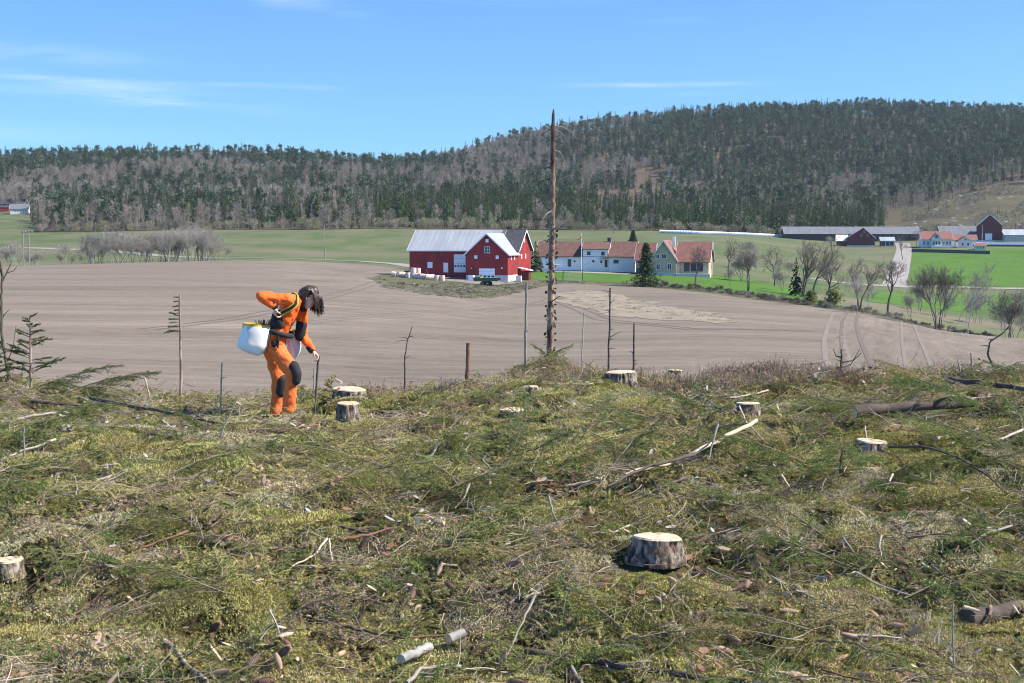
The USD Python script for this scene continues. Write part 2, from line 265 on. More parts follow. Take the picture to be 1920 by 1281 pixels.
# ploughed field: near edge down at the foot of the slope, far edge traced on the land
_nearL = [arc(p, 66) for p in (-900, -300, 300, 960, 1500)]
FIELD_SPLIT = [arc(1500, 66), arc(1545, 90), arc(1563, 120), arc(1572, 170), arc(1582, 232)]
BANK = world([(1000, 541), (960, 551), (920, 560), (860, 558), (800, 551), (750, 542), (715, 532), (694, 523)], 150)
left_edge = [arc(1582, 232), arc(1500, 250), arc(1400, 262), arc(1330, 274), arc(1250, 285), arc(1150, 296), arc(1060, 301), *BANK, arc(712, 312), arc(755, 330), arc(765, 352), arc(735, 372), arc(690, 400), arc(600, 425), arc(520, 420), arc(430, 385), arc(250, 362), arc(100, 347), arc(0, 338), arc(-300, 330), arc(-900, 330)]
sheet('ploughed_field', _nearL + FIELD_SPLIT[1:] + left_edge[1:], 'ploughed_soil', .03, 'harrowed brown field below the clearing with lines across it')
sheet('ploughed_field', FIELD_SPLIT + [arc(1640, 226), arc(1760, 215), arc(1850, 200), arc(1920, 190), arc(2200, 175), arc(2700, 170), arc(2700, 66)], 'ploughed_soil_far_side', .03, 'harrowed brown field on the rounded slope with lines running downhill')
sheet('grass_verge', [arc(1582, 232), arc(1500, 250), arc(1400, 262), arc(1330, 274), arc(1250, 285), arc(1150, 296), arc(1060, 301), *BANK, arc(712, 312), arc(755, 330), arc(765, 352), arc(735, 372), arc(800, 372), arc(1000, 310), arc(1240, 300), arc(1400, 277), arc(1560, 250), arc(1700, 240), arc(1920, 225), arc(2300, 215), arc(2300, 182), arc(1920, 190), arc(1850, 200), arc(1760, 215), arc(1640, 226)], 'verge_grass', .02, 'rough brown and green grass strip along the field edge')
sheet('lawn', [arc(990, 318), arc(1010, 309), arc(1100, 307), arc(1240, 302), arc(1400, 281), arc(1530, 262), arc(1580, 262), arc(1560, 290), arc(1480, 330), arc(1350, 345), arc(1220, 352), arc(1080, 352), arc(985, 345)], 'lawn_grass', .06, 'bright green lawn in front of the houses')
sheet('dry_grass_patch', ragged(world([(1052, 553), (1070, 546), (1110, 546), (1160, 556), (1240, 573), (1330, 590), (1380, 603), (1350, 607), (1270, 602), (1180, 597), (1110, 583), (1065, 567)], 100), 2.2), 'straw_grass', .07, 'pale dry grass island in the ploughed field')
sheet('yard', ragged([arc(838, 293), arc(890, 284), arc(945, 284), arc(960, 295), arc(955, 305), arc(870, 330), arc(790, 330), arc(740, 318), arc(735, 303), arc(790, 302)], 1.2), 'yard_gravel', .07, 'gravel yard in front of the red barn')
road = sg.LineString([arc(-200, 560), arc(60, 560), arc(200, 530), arc(330, 490), arc(430, 470), arc(560, 462), arc(680, 452), arc(740, 420), arc(775, 385), arc(830, 368), arc(1000, 353), arc(1100, 345), arc(1190, 338)])
sheet('road', road.buffer(2.6), 'gravel', .09, 'pale gravel road across the meadow to the farm')
sheet('path', sg.LineString([arc(1500, 400), arc(1600, 402), arc(1680, 410), arc(1800, 432), arc(1920, 445), arc(2300, 455)]).buffer(2.4), 'gravel', .09, 'pale gravel track across the valley floor')
sheet('path', sg.LineString([arc(1676, 410), arc(1684, 480), arc(1690, 560), arc(1694, 640), arc(1690, 690)]).buffer(3.4), 'gravel', .095, 'pale gravel drive leading up to the far farm')
sheet('green_field', [arc(1704, 425), arc(1920, 455), arc(2400, 465), arc(2400, 640), arc(1855, 640), arc(1712, 622)], 'lawn_grass', .05, 'bright green field below the white farmhouse')
sheet('green_field', [arc(1620, 320), arc(1700, 330), arc(1920, 350), arc(2300, 360), arc(2300, 425), arc(1920, 415), arc(1760, 400), arc(1640, 372)], 'lawn_grass', .05, 'bright green strip of field below the gravel track')
sheet('clear_cut_hillside', [arc(1628, 742), arc(1800, 705), arc(2700, 700), arc(2700, 1060), arc(1960, 1060), arc(1800, 1040), arc(1655, 1010)], 'clearcut_soil', .25, 'felled hillside of stumps and scrub behind the far farm')
sheet('field_margin', ragged([arc(-300, 57), arc(150, 57), arc(560, 57), arc(600, 64), arc(520, 71), arc(430, 73), arc(300, 72), arc(200, 70), arc(-300, 68)], .8), 'verge_grass', .06, 'grey green weedy strip at the foot of the clearing')
mat('pale_soil', [(.19, .165, .142), (.21, .182, .158), (.235, .205, .18)], scale=.8, world=True, rough=1, spec=.05); mat('dark_soil', [(.145, .122, .106), (.165, .139, .121)], scale=.8, world=True, rough=1, spec=.05)
def track(pts, w, m, label, y0=100, two=1.8):
    ls = sg.LineString(world(pts, y0)); g = ls.buffer(w) if not two else shapely.union_all([ls.offset_curve(two / 2).buffer(w), ls.offset_curve(-two / 2).buffer(w)]); sheet('wheel_track', g, m, .055, label)
for pts, w, m, lab in [([(1574, 588), (1566, 612), (1563, 640), (1570, 676), (1580, 712)], .22, 'pale_soil', 'pale double wheel track along the seam of the two fields'), ([(1600, 584), (1592, 606), (1596, 640), (1612, 690)], .22, 'dark_soil', 'dark double wheel track curving beside the seam of the fields'), ([(1700, 600), (1708, 640), (1722, 690)], .14, 'pale_soil', 'pale double line running down the right field'), ([(706, 530), (650, 548), (560, 575), (430, 600), (280, 618)], .2, 'dark_soil', 'dark double wheel track curving away from the barn bank to the left'),
        ([(900, 585), (1000, 572), (1040, 560), (1060, 570), (1130, 600), (1300, 618), (1520, 622)], .2, 'dark_soil', 'dark double wheel track below the dry grass island'), ([(980, 560), (880, 580), (700, 592), (520, 612)], .18, 'pale_soil', 'pale double wheel track across the middle of the field')]: track(pts, w, m, lab)
FOREST_EDGE = [(-700, 1040), (0, 1040), (58, 1030), (70, 745), (250, 725), (420, 700), (600, 682), (740, 690), (1000, 705), (1250, 725), (1480, 735), (1650, 760), (1665, 985), (1800, 1030), (1920, 1050), (2700, 1050)]
sheet('forest_floor', [arc(*p) for p in FOREST_EDGE] + [arc(2700, 2850), arc(-700, 2850)], 'forest_soil', .2, 'brown leaf litter under the wooded hills')
# ------------------------------------------------------------------ trees: kinds first, then where they stand
stage.DefinePrim('/World/tree_kinds', 'Scope').SetSpecifier(Sdf.SpecifierClass)
def kind_of_tree(name, parts):
    p = f'/World/tree_kinds/{name}'; UsdGeom.Xform.Define(stage, p)
    for nm, mb, m in parts: put(nm, mb, m, p)
    return p
def unit(a): a = np.asarray(a, float); return a / np.maximum(np.linalg.norm(a, axis=-1, keepdims=True), 1e-9)
def slivers(mb, base, tip, width, rng):
    """thin triangles from base to tip (n x 3), each turned at random about its own axis"""
    base, tip = np.asarray(base, float), np.asarray(tip, float); d = unit(tip - base); r = unit(np.cross(d, rng.normal(size=d.shape))) * np.broadcast_to(width, len(d))[:, None] / 2
    n = len(d); mb.add(np.stack([base - r, base + r, tip], 1).reshape(-1, 3), np.arange(3 * n).reshape(-1, 3))
def kites(mb, base, tip, width, rng, flat=0.0):
    base, tip = np.asarray(base, float), np.asarray(tip, float); d = unit(tip - base); q = rng.normal(size=d.shape); q[:, 2] += flat * 3
    r = unit(np.cross(d, q)) * np.broadcast_to(width, len(d))[:, None] / 2; m = base + (tip - base) * .55; n = len(d); i = np.arange(n)[:, None] * 4
    mb.add(np.stack([base, m - r, tip, m + r], 1).reshape(-1, 3), np.concatenate([i + [0, 1, 2], i + [0, 2, 3]]))
def spruce(seed, h, w, levels=15, per=7, extra=1, low=.06):
    rng = np.random.default_rng(seed); tr, fo = MB(), MB()
    tr.tube([(0, 0, -1), (0, 0, h * .5), (0, 0, h * .97)], [h * .013, h * .009, .02], 5)
    for i in range(levels):
        t = (i + .5) / levels; z = h * (low + (1 - low) * t); R = w * (1 - t) ** .8 * rng.uniform(.75, 1.12) + .12
        n = max(4, int(per * (1 - .4 * t))); a = rng.uniform(0, 2 * PI) + np.arange(n) / n * 2 * PI + rng.normal(0, .25, n); r = R * rng.uniform(.65, 1.1, n)
        u = np.stack([np.cos(a), np.sin(a), np.zeros(n)], 1); b = np.array([0, 0, z + .04 * h]) + u * .05; tip = np.array([0, 0, z]) + u * r[:, None] - np.array([0, 0, 1]) * (.22 * r + .05)[:, None]
        kites(fo, b, tip, r * .55, rng, 1.0)
        for k in range(extra):
            s = rng.uniform(.3, .95, n)[:, None]; p = b + (tip - b) * s + rng.normal(0, .06 * R, (n, 3)); kites(fo, p + [0, 0, .1], p + u * (r * .25)[:, None] + np.array([0, 0, -1]) * (.12 * R + .035 * h), r * .28, rng)
    kites(fo, np.tile([0, 0, h * .9], (3, 1)), np.tile([0, 0, h * 1.02], (3, 1)), .3, rng)
    return tr, fo
def pine(seed, h, w):
    rng = np.random.default_rng(seed); tr, fo = MB(), MB()
    tr.tube([(0, 0, -1), (rng.normal(0, .2), 0, h * .5), (0, 0, h * .95)], [h * .014, h * .011, .05], 5)
    for i in range(15):
        t = rng.uniform(.32, 1); a = rng.uniform(0, 2 * PI); R = w * (1.05 - t) ** .5 * rng.uniform(.5, 1.0) * .9; c = np.array([math.cos(a) * R, math.sin(a) * R, h * t]); s = w * rng.uniform(.3, .5)
        tr.tube([(0, 0, h * t - .5), c], [.07, .03], 3, False)
        p = c + rng.normal(0, 1, (16, 3)) * [s * .6, s * .6, s * .33]; kites(fo, p, p + unit(rng.normal(0, 1, (16, 3)) + [0, 0, .6]) * s * .75, s * .55, rng)
    p = np.array([0, 0, h * .93]) + rng.normal(0, 1, (26, 3)) * [w * .22, w * .22, h * .05]; kites(fo, p, p + unit(rng.normal(0, 1, (26, 3)) + [0, 0, 1]) * w * .35, w * .25, rng)
    return tr, fo
def bare(seed, h, w, n=30, twigs=22, leaf=0, tw=.11, trunk=.012, first=.25):
    """leafless tree for far woods: trunk, rising limbs, a haze of fine twigs (and optionally a veil of small new leaves)"""
    rng = np.random.default_rng(seed); tr, fo, lf = MB(), MB(), MB()
    tr.tube([(0, 0, -1), (rng.normal(0, .15), rng.normal(0, .15), h * .5), (0, 0, h * .93)], [h * trunk, h * trunk * .65, .03], 5)
    for i in range(n):
        t = first + (1 - first) * rng.uniform(0, 1) ** .8 * .93; a = rng.uniform(0, 2 * PI); L = w * (1.15 - t) ** .6 * rng.uniform(.6, 1.1)
        b = np.array([0, 0, h * t]); tip = b + np.array([math.cos(a) * L * .8, math.sin(a) * L * .8, L * rng.uniform(.5, 1.0)]); tip[2] = min(tip[2], h * 1.02)
        fo.tube([b, (b + tip) / 2 + rng.normal(0, .1, 3), tip], [h * trunk * .35 * (1.1 - t), .03, .012], 3, False)
        s = rng.uniform(.25, 1, twigs)[:, None]; p = b + (tip - b) * s; q = p + unit(rng.normal(0, .7, (twigs, 3)) + unit(tip - b) + [0, 0, .35]) * rng.uniform(.6, 1.6, twigs)[:, None] * w * .28
        slivers(fo, p, q, tw, rng)
        if leaf:
            k = rng.uniform(.3, 1, leaf)[:, None]; p = b + (tip - b) * k + rng.normal(0, w * .12, (leaf, 3)); kites(lf, p, p + rng.normal(0, .22, (leaf, 3)), .22, rng)
    return tr, fo, lf
mat('conifer_needles', [(.034, .053, .028), (.057, .084, .041), (.092, .123, .054)], scale=.5, rand=.5, hrand=.028, rough=.9, spec=.1, trans=.12)
mat('plantation_needles', [(.026, .048, .014), (.042, .072, .021), (.064, .10, .030)], scale=.5, rand=.35, hrand=.012, rough=.9, spec=.1, trans=.12)
mat('pine_needles', [(.046, .067, .038), (.072, .10, .053), (.11, .14, .067)], scale=.5, rand=.42, hrand=.02, rough=.9, spec=.1, trans=.12)
mat('conifer_bark', [(.06, .045, .035), (.13, .09, .065)], scale=2, rough=.95)
mat('grey_twigs', [(.20, .175, .14), (.29, .26, .21), (.38, .345, .285)], scale=1.0, rand=.3, hrand=.012, rough=.95, spec=.1)
mat('purple_twigs', [(.19, .16, .13), (.27, .23, .19), (.36, .315, .26)], scale=1.0, rand=.3, hrand=.015, rough=.95, spec=.1)
mat('grey_bark', [(.07, .062, .055), (.14, .125, .11)], scale=2, rough=.95)
mat('birch_bark', [(.22, .21, .195), (.42, .40, .38)], scale=3, stretch=(1, 1, .3), rough=.9)
mat('new_leaves', [(.20, .22, .08), (.28, .29, .11)], scale=1, rand=.25, hrand=.02, rough=.9, spec=.1, trans=.3)
KT = {}
for i in range(4): tr, fo = spruce(11 + i, 16, [2.7, 2.3, 3.0, 2.5][i], [15, 17, 14, 16][i]); KT['s', i] = kind_of_tree(f'spruce_{i}', [('trunk', tr, 'conifer_bark'), ('crown', fo, 'conifer_needles')])
for i in range(3): tr, fo = spruce(31 + i, 15, [1.9, 2.1, 1.75][i], 15, 6); KT['q', i] = kind_of_tree(f'plantation_spruce_{i}', [('trunk', tr, 'conifer_bark'), ('crown', fo, 'plantation_needles')])
for i in range(3): tr, fo = pine(51 + i, 15, [3.0, 3.4, 2.7][i]); KT['p', i] = kind_of_tree(f'pine_{i}', [('trunk', tr, 'conifer_bark'), ('crown', fo, 'pine_needles')])
for i in range(4): tr, fo, _ = bare(71 + i, 12, [3.6, 4.2, 3.2, 3.8][i]); KT['d', i] = kind_of_tree(f'leafless_tree_{i}', [('trunk', tr, 'grey_bark'), ('crown', fo, 'purple_twigs' if i % 2 else 'grey_twigs')])
for i in range(3): tr, fo, _ = bare(81 + i, 15, [2.6, 2.2, 2.9][i], 30, 13, trunk=.010, first=.3); KT['b', i] = kind_of_tree(f'birch_{i}', [('trunk', tr, 'birch_bark'), ('crown', fo, 'purple_twigs')])
for i in range(2): tr, fo, lf = bare(91 + i, 14, [2.7, 2.4][i], 26, 9, leaf=9, trunk=.009); KT['g', i] = kind_of_tree(f'green_birch_{i}', [('trunk', tr, 'birch_bark'), ('twig', fo, 'purple_twigs'), ('crown', lf, 'new_leaves')])
tr, fo, lf = bare(95, 3.0, 2.2, 22, 10, leaf=5, tw=.06, first=.02); KT['u', 0] = kind_of_tree('scrub_0', [('stem', tr, 'grey_bark'), ('crown', fo, 'grey_twigs'), ('new_leaf', lf, 'new_leaves')])
tr, fo, _ = bare(96, 2.4, 2.2, 24, 10, tw=.06, first=.02); KT['u', 1] = kind_of_tree('scrub_1', [('stem', tr, 'grey_bark'), ('crown', fo, 'purple_twigs')])
def scatter(name, protos, pos, rz, sc, which, label, cat, tilt=None, kind='stuff'):
    """ONE PointInstancer. tilt: optional n x 3 up-vectors."""
    pi = UsdGeom.PointInstancer.Define(stage, numbered('/World', name)); path = str(pi.GetPath())
    for i, p in enumerate(protos):
        q = stage.DefinePrim(f'{path}/kinds/{p.rsplit("/", 1)[1]}', 'Xform'); q.GetReferences().AddInternalReference(Sdf.Path(p)); pi.CreatePrototypesRel().AddTarget(q.GetPath())
    n = len(pos); h = np.asarray(rz) / 2; q = np.stack([np.zeros(n), np.zeros(n), np.sin(h), np.cos(h)], 1)      # x y z w
    if tilt is not None:
        u = unit(tilt); ax = np.stack([-u[:, 1], u[:, 0], np.zeros(n), 1 + u[:, 2]], 1); ax /= np.linalg.norm(ax, axis=1, keepdims=True)
        x1, y1, z1, w1 = ax.T; x2, y2, z2, w2 = q.T
        q = np.stack([w1 * x2 + x1 * w2 + y1 * z2 - z1 * y2, w1 * y2 - x1 * z2 + y1 * w2 + z1 * x2, w1 * z2 + x1 * y2 - y1 * x2 + z1 * w2, w1 * w2 - x1 * x2 - y1 * y2 - z1 * z2], 1)
    pi.CreatePositionsAttr(Vt.Vec3fArray.FromNumpy(np.asarray(pos, np.float32))); pi.CreateProtoIndicesAttr(Vt.IntArray.FromNumpy(np.asarray(which, np.int32)))
    pi.CreateOrientationsAttr(Vt.QuathArray([Gf.Quath(float(a[3]), float(a[0]), float(a[1]), float(a[2])) for a in q]))
    s = np.asarray(sc, np.float32); pi.CreateScalesAttr(Vt.Vec3fArray.FromNumpy(np.repeat(s[:, None], 3, 1) if s.ndim == 1 else s))
    return keys(pi.GetPrim(), label, cat, None, kind)
# the wooded hills
rng = np.random.default_rng(5); C = 5.6
gx, gy = np.meshgrid(np.arange(-660, 820, C), np.arange(680, 1730, C)); X = (gx + rng.uniform(-.48, .48, gx.shape) * C).ravel(); Y = (gy + rng.uniform(-.48, .48, gy.shape) * C).ravel()
PXL = PCX + X / Y * FPX; ok = (PXL > -160) & (PXL < 2090); X, Y, PXL = X[ok], Y[ok], PXL[ok]
edge = np.interp(PXL, [a for a, _ in FOREST_EDGE], [b for _, b in FOREST_EDGE]); ridge = np.interp(PXL, [-200, 430, 760, 1000, 1300, 2100], [1560, 1560, 1640, 1720, 1720, 1720])
patch = 1.6 * (meshkit.fbm(np.stack([X / 95, Y / 130, 0 * X], -1), 3, 21) - .5); patch2 = hnoise(X, Y, 1 / 24, 22); far = Y - edge
ok = (far > 4 + 14 * patch2) & (Y < ridge); X, Y, PXL, far, patch, patch2 = (a[ok] for a in (X, Y, PXL, far, patch, patch2))
P = np.zeros((len(X), 6)); ORDER = 'sqpdbg'                                       # spruce, plantation spruce, pine, leafless, birch, birch in leaf
def share(mask, *w): P[mask] = w
L = PXL < 700; R = PXL >= 1250; M = ~L & ~R; ok0 = slice(None)
share(L & (Y < 800), .14, .03, .14, .42, .26, .01); share(L & (Y < 800) & (PXL > 270), .18, .16, .05, .32, .28, .01); share(L & (Y >= 800) & (Y < 930), .16, .16, .12, .44, .12, 0); share(L & (Y >= 930) & (Y < 1180), .10, .02, .12, .70, .06, 0)
share(L & (Y >= 1180) & (Y < 1330), .16, .0, .24, .58, .02, 0); share(L & (Y >= 1330), .26, 0, .44, .30, 0, 0)
pl = np.interp(PXL, [700, 760, 1150, 1400, 1650, 1690], [960, 1050, 960, 900, 850, 850])
share(M, .12, 0, .12, .66, .08, .02); share(M & (Y > 1380), .45, 0, .35, .20, 0, 0); share(M & (Y > 1180) & (patch > .1), .6, 0, .2, .2, 0, 0)
share(R, .18, 0, .12, .42, .14, .14); share(R & (Y > 1230), .44, 0, .34, .13, .03, .06); share(R & (Y > 1330), .54, 0, .42, .02, 0, .02)
share(R & (PXL > 1660) & (Y < 1110), .08, 0, .12, .3, .25, .25); share(R & (PXL > 1640) & (Y >= 1110), .35, 0, .5, .08, .03, .04)
share(~L & (Y < pl) & (PXL < 1690), .06, .90, .0, .04, 0, 0); share(~L & (far < 26) & (PXL < 1660), .10, .22, .03, .35, .28, .02)
st_ = np.clip(.5 + 3.2 * patch, .06, np.where(R & (Y > 1250), .6, 1)); P[:, 3] *= 2 * st_; P[:, 4] *= 1.3 * st_; P[:, 0] *= 2 * (1.06 - st_); P[:, 2] *= 1.5 * (1.06 - st_) + .25; P /= P.sum(1, keepdims=True)
sp = (rng.uniform(size=(len(X), 1)) > np.cumsum(P, 1)).sum(1).clip(0, 5)
keep = rng.uniform(size=len(X)) < np.where((PXL > 1075) & (PXL < 1225) & (Y > 990) & (Y < 1210), .10, np.array([.44, .95, .44, .74, .45, .7])[sp] * np.where(R[ok0] & (Y > 1230) & np.isin(sp, [0, 2]), 1.25, 1))
keep &= ~((PXL > 1190) & (PXL < 1250) & (Y > 1180) & (Y < 1330)) & ~((PXL < 62) & (Y < 1030))
X, Y, PXL, far, sp = (a[keep] for a in (X, Y, PXL, far, sp)); Z = H(X, Y) - .2
base_h = np.array([16, 15, 15, 12, 15, 14.])[sp]; want = np.array([18.5, 15.5, 17, 12.5, 15.5, 14.5])[sp] * rng.uniform(.55, 1.22, len(X)) * np.where(Y > 1320, .95, 1) * np.where((far < 30) & (sp > 2), .8, 1)
SC = want / base_h; RZ = rng.uniform(0, 2 * PI, len(X)); var = np.array([rng.integers(0, {'s': 4, 'q': 3, 'p': 3, 'd': 4, 'b': 3, 'g': 2}[ORDER[k]]) for k in sp])
W3 = SC[:, None] * np.stack([rng.uniform(.85, 1.2, len(X))] * 2 + [np.ones(len(X))], 1)
single = np.zeros(len(X), bool)
WHERE = [(430, 'above the left meadow'), (760, 'left of the red barn'), (1010, 'behind the red barn'), (1250, 'behind the white house'), (1480, 'behind the yellow house'), (9999, 'behind the far right farm')]
LAB = {'s': ('spruce_tree', 'dark green spruce at the forest edge', 260), 'q': ('plantation_spruce', 'slim young green spruce in the planted belt', 290), 'p': ('pine_tree', 'round topped grey green pine at the forest edge', 120), 'd': ('leafless_tree', 'leafless grey brown tree at the forest edge', 220), 'b': ('birch_tree', 'slender leafless birch with white stem at the forest edge', 200), 'g': ('young_leaf_birch', 'pale green birch coming into leaf on the hillside', 90)}
for k, c in enumerate(ORDER):
    nm, lab, most = LAB[c]; idx = np.nonzero(sp == k)[0]; idx = idx[(PXL[idx] > 0) & (PXL[idx] < 1920)]; idx = idx[np.argsort(Y[idx] - 60 * (SC[idx] - 1))][:most]; single[idx] = True
    for i in idx: wh = next(q for e, q in WHERE if PXL[i] < e); copy_of(KT[c, var[i]], nm, f'{lab} {wh}', nm.split('_')[-1] if c in 'dg' else nm.replace('_', ' ') if c != 'q' else 'spruce', (X[i], Y[i], Z[i]), RZ[i], f'{nm.replace("_", " ")}s {wh}', tuple(W3[i]))
kk = list(KT); slot = {a: i for i, a in enumerate(kk)}; rest = ~single
scatter('forest', [KT[a] for a in kk], np.stack([X, Y, Z], 1)[rest], RZ[rest], W3[rest], [slot[ORDER[a], b] for a, b in zip(sp[rest], var[rest])], 'mixed forest of spruce, pine and leafless trees covering the hills', 'forest')
# tall single pines standing above the left skyline
for j, (px, top) in enumerate([(114, 276), (162, 273), (138, 287), (180, 284), (207, 276), (222, 275), (252, 271), (281, 267), (40, 284), (64, 286), (350, 272), (367, 272)]):
    b = on(px, 1500); hh = float(at(px, top, 1500)[2] - b[2]); copy_of(KT['p', j % 3] if j % 3 else KT['s', 1], 'pine_tree', 'tall tree standing out above the skyline of the low ridge', 'pine tree', b, j * 1.3, 'tall trees on the low ridge skyline', (hh / 15 * .75,) * 2 + (hh / 15,))
# scrub and saplings on the felled hillside: too many and small to count
rng = np.random.default_rng(6); n = 2600; Yc = rng.uniform(722, 1050, n); pc = rng.uniform(1690, 2150, n); Xc = (pc - PCX) / FPX * Yc; okc = (hnoise(Xc, Yc, .03, 31) > -.12)
Xc, Yc = Xc[okc], Yc[okc]; w = rng.choice(4, len(Xc), p=[.45, .42, .06, .07])
scatter('scrub', [KT['u', 0], KT['u', 1], KT['q', 0], KT['g', 0]], np.stack([Xc, Yc, H(Xc, Yc)], 1), rng.uniform(0, 6.3, len(Xc)), np.where(w < 2, rng.uniform(.35, 1.0, len(Xc)), rng.uniform(.12, .4, len(Xc))), w, 'low scrub and saplings on the felled hillside', 'scrub')
ex = rng.uniform(-150, 1650, 520); ey = np.interp(ex, [a for a, _ in FOREST_EDGE], [b for _, b in FOREST_EDGE]) + rng.normal(2, 6, 520); k = ~((ex > -200) & (ex < 66)); ex, ey = ex[k], ey[k]; xx = (ex - PCX) / FPX * ey
scatter('scrub', [KT['u', 0], KT['u', 1], KT['q', 0], KT['g', 0]], np.stack([xx, ey, H(xx, ey)], 1), rng.uniform(0, 6.3, len(xx)), rng.uniform(.3, .75, len(xx)) * np.where((w4 := rng.choice(4, len(xx), p=[.4, .38, .14, .08])) < 2, 2.4, .5), w4, 'bushes and saplings along the lower edge of the forest', 'scrub')
rm = MB()
for i in range(110):
    y = rng.uniform(730, 1040); p = rng.uniform(1700, 2000); x = (p - PCX) / FPX * y; s = rng.uniform(.5, 1.6); b = trimesh.creation.icosphere(1, 1.0); b.vertices = b.vertices * [s * rng.uniform(1, 2), s, s * .6] * (1 + .35 * (meshkit.noise(b.vertices * 1.7 + i) - .5)[:, None]); rm.add(b.vertices + [x, y, H(x, y)], b.faces)
mat('grey_rock', [(.16, .155, .165), (.30, .29, .30)], scale=.5, world=True, rough=.9, bump=.5, bscale=2, bdist=.2)
put('rocks', rm, 'grey_rock', kind='stuff', label='grey boulders and slash piles scattered over the felled hillside', cat='rocks')

haze = trimesh.creation.box(bounds=[[-2600, -140, -60], [2600, 3100, 420]])
MAT['hazy_air'] = usdkit.material(stage, '/World/Looks/hazy_air', {'v': ('principled_volume', {'density': .000048, 'color': (.8, .9, 1.0), 'anisotropy': .3})}, [], volume='v.volume')
put('haze', haze, 'hazy_air', kind='stuff')
# ------------------------------------------------------------------ buildings (local frame: x along the front, y away from it, z up)
def paint(name, c, rough=.6, var=.12, spec=.3, scale=1.5, stretch=(1, 1, 1), bump=0): return mat(name, [tuple(a * (1 - var) for a in c), tuple(min(1, a * (1 + var)) for a in c)], scale=scale, rough=rough, spec=spec, stretch=stretch, bump=bump)
mat('red_boards', [(.25, .032, .032), (.33, .046, .043)], scale=4, stretch=(1, 1, .06), rough=.8, bump=.25, bscale=9, bdist=.02, mixcol=(.20, .035, .035), mscale=.35, spec=.08)
mat('dark_red_boards', [(.10, .025, .025), (.15, .035, .033)], scale=4, stretch=(1, 1, .06), rough=.85)
mat('white_boards', [(.66, .65, .63), (.76, .75, .73)], scale=4, stretch=(.06, 1, 1), rough=.7)
mat('yellow_boards', [(.40, .30, .20), (.48, .37, .26)], scale=4, stretch=(1, 1, .06), rough=.8)
mat('cream_stone', [(.30, .25, .165), (.44, .37, .25), (.52, .45, .33)], scale=1.6, rough=.9, bump=.6, bscale=2.5, bdist=.06)
mat('zinc_roof', [(.36, .385, .415), (.47, .49, .515), (.60, .615, .63)], scale=.35, stretch=(1, .25, .25), rough=.45, metal=.35, spec=.5, detail=7)
mat('dark_roof', [(.045, .047, .055), (.075, .078, .09)], scale=1.2, rough=.75)
mat('slate_roof', [(.13, .135, .15), (.19, .195, .215)], scale=.6, rough=.7, stretch=(1, .3, .3))
mat('brown_tiles', [(.105, .056, .044), (.15, .08, .064), (.20, .115, .095)], scale=1.1, rough=.85, bump=.4, bscale=4, bdist=.04)
mat('orange_tiles', [(.185, .085, .068), (.24, .115, .094), (.29, .155, .13)], scale=1.0, rough=.85, bump=.4, bscale=4, bdist=.04)
mat('rusty_roof', [(.60, .60, .60), (.62, .56, .50), (.45, .24, .15)], scale=.30, rough=.7)
paint('white_paint', (.76, .77, .78)); paint('concrete', (.46, .45, .44), .9, .15); paint('pale_blue_boards', (.50, .60, .64)); paint('green_door', (.04, .10, .08)); paint('dark_metal', (.03, .035, .04), .5); paint('faded_brown', (.16, .07, .06)); paint('brick_red', (.30, .10, .075), .85)
paint('dark_wall', (.055, .055, .06), .9, .3); paint('green_paint', (.05, .10, .05), .5); paint('red_paint', (.5, .03, .025), .4); paint('rubber', (.02, .02, .022), .8); paint('ochre_paint', (.35, .22, .07), .7)
MAT['window_glass'] = usdkit.material(stage, '/World/Looks/window_glass', {'p': ('principled_bsdf', {'base_color': (.035, .04, .05), 'roughness': .08, 'specular_ior_level': .5})}, [], surface='p.BSDF')
def building(name, label, cat, o, yaw, group=None): return thing(name, label, cat, o, math.radians(yaw), group)
def gable(t, x0, x1, y0, y1, zb, ze, zr, axis, wall, roof, over=.45, thick=.16, barge='white_paint', found=None, roof2=None, offset=.5):
    """walls (a pentagon prism), two roof slabs, barge boards along the gable edges, optional foundation (top height, material)."""
    zf = zb
    if found: put('foundation', MB().box((x0 - .03, y0 - .03, zb - 2.5), (x1 + .03, y1 + .03, found[0])), found[1], t); zf = found[0] + .003
    else: zf = zb - 1.5
    a0, a1, b0, b1 = (x0, x1, y0, y1) if axis == 'x' else (y0, y1, x0, x1)
    S = (lambda a, b, z: (a, b, z)) if axis == 'x' else (lambda a, b, z: (b, a, z))
    bm = b0 + (b1 - b0) * offset
    put('wall', MB().prism([S(a0, b0, zf), S(a0, b1, zf), S(a0, b1, ze), S(a0, bm, zr), S(a0, b0, ze)], np.subtract(S(a1, 0, 0), S(a0, 0, 0))), wall, t)
    for side, (be, sgn) in enumerate(((b0, -1), (b1, 1))):
        dz = (zr - ze) / abs(be - bm); bo, zo = be + sgn * over, ze - dz * over
        ro = roof2 if (side and roof2) else roof
        rp = put('roof', MB().prism([S(a0 - over, bo, zo + .02), S(a0 - over, bm, zr + .02), S(a0 - over, bm, zr + .02 + thick), S(a0 - over, bo, zo + .02 + thick)], np.subtract(S(a1 + 2 * over, 0, 0), S(a0, 0, 0))), ro, t)
        if barge:
            for ae in (a0 - over - .05, a1 + over + .01):
                put('barge_board', MB().prism([S(ae, bo, zo - .12), S(ae, bm, zr - .12), S(ae, bm, zr + thick + .05), S(ae, bo, zo + thick + .05)], S(.04, 0, 0)), barge, t)
    return t
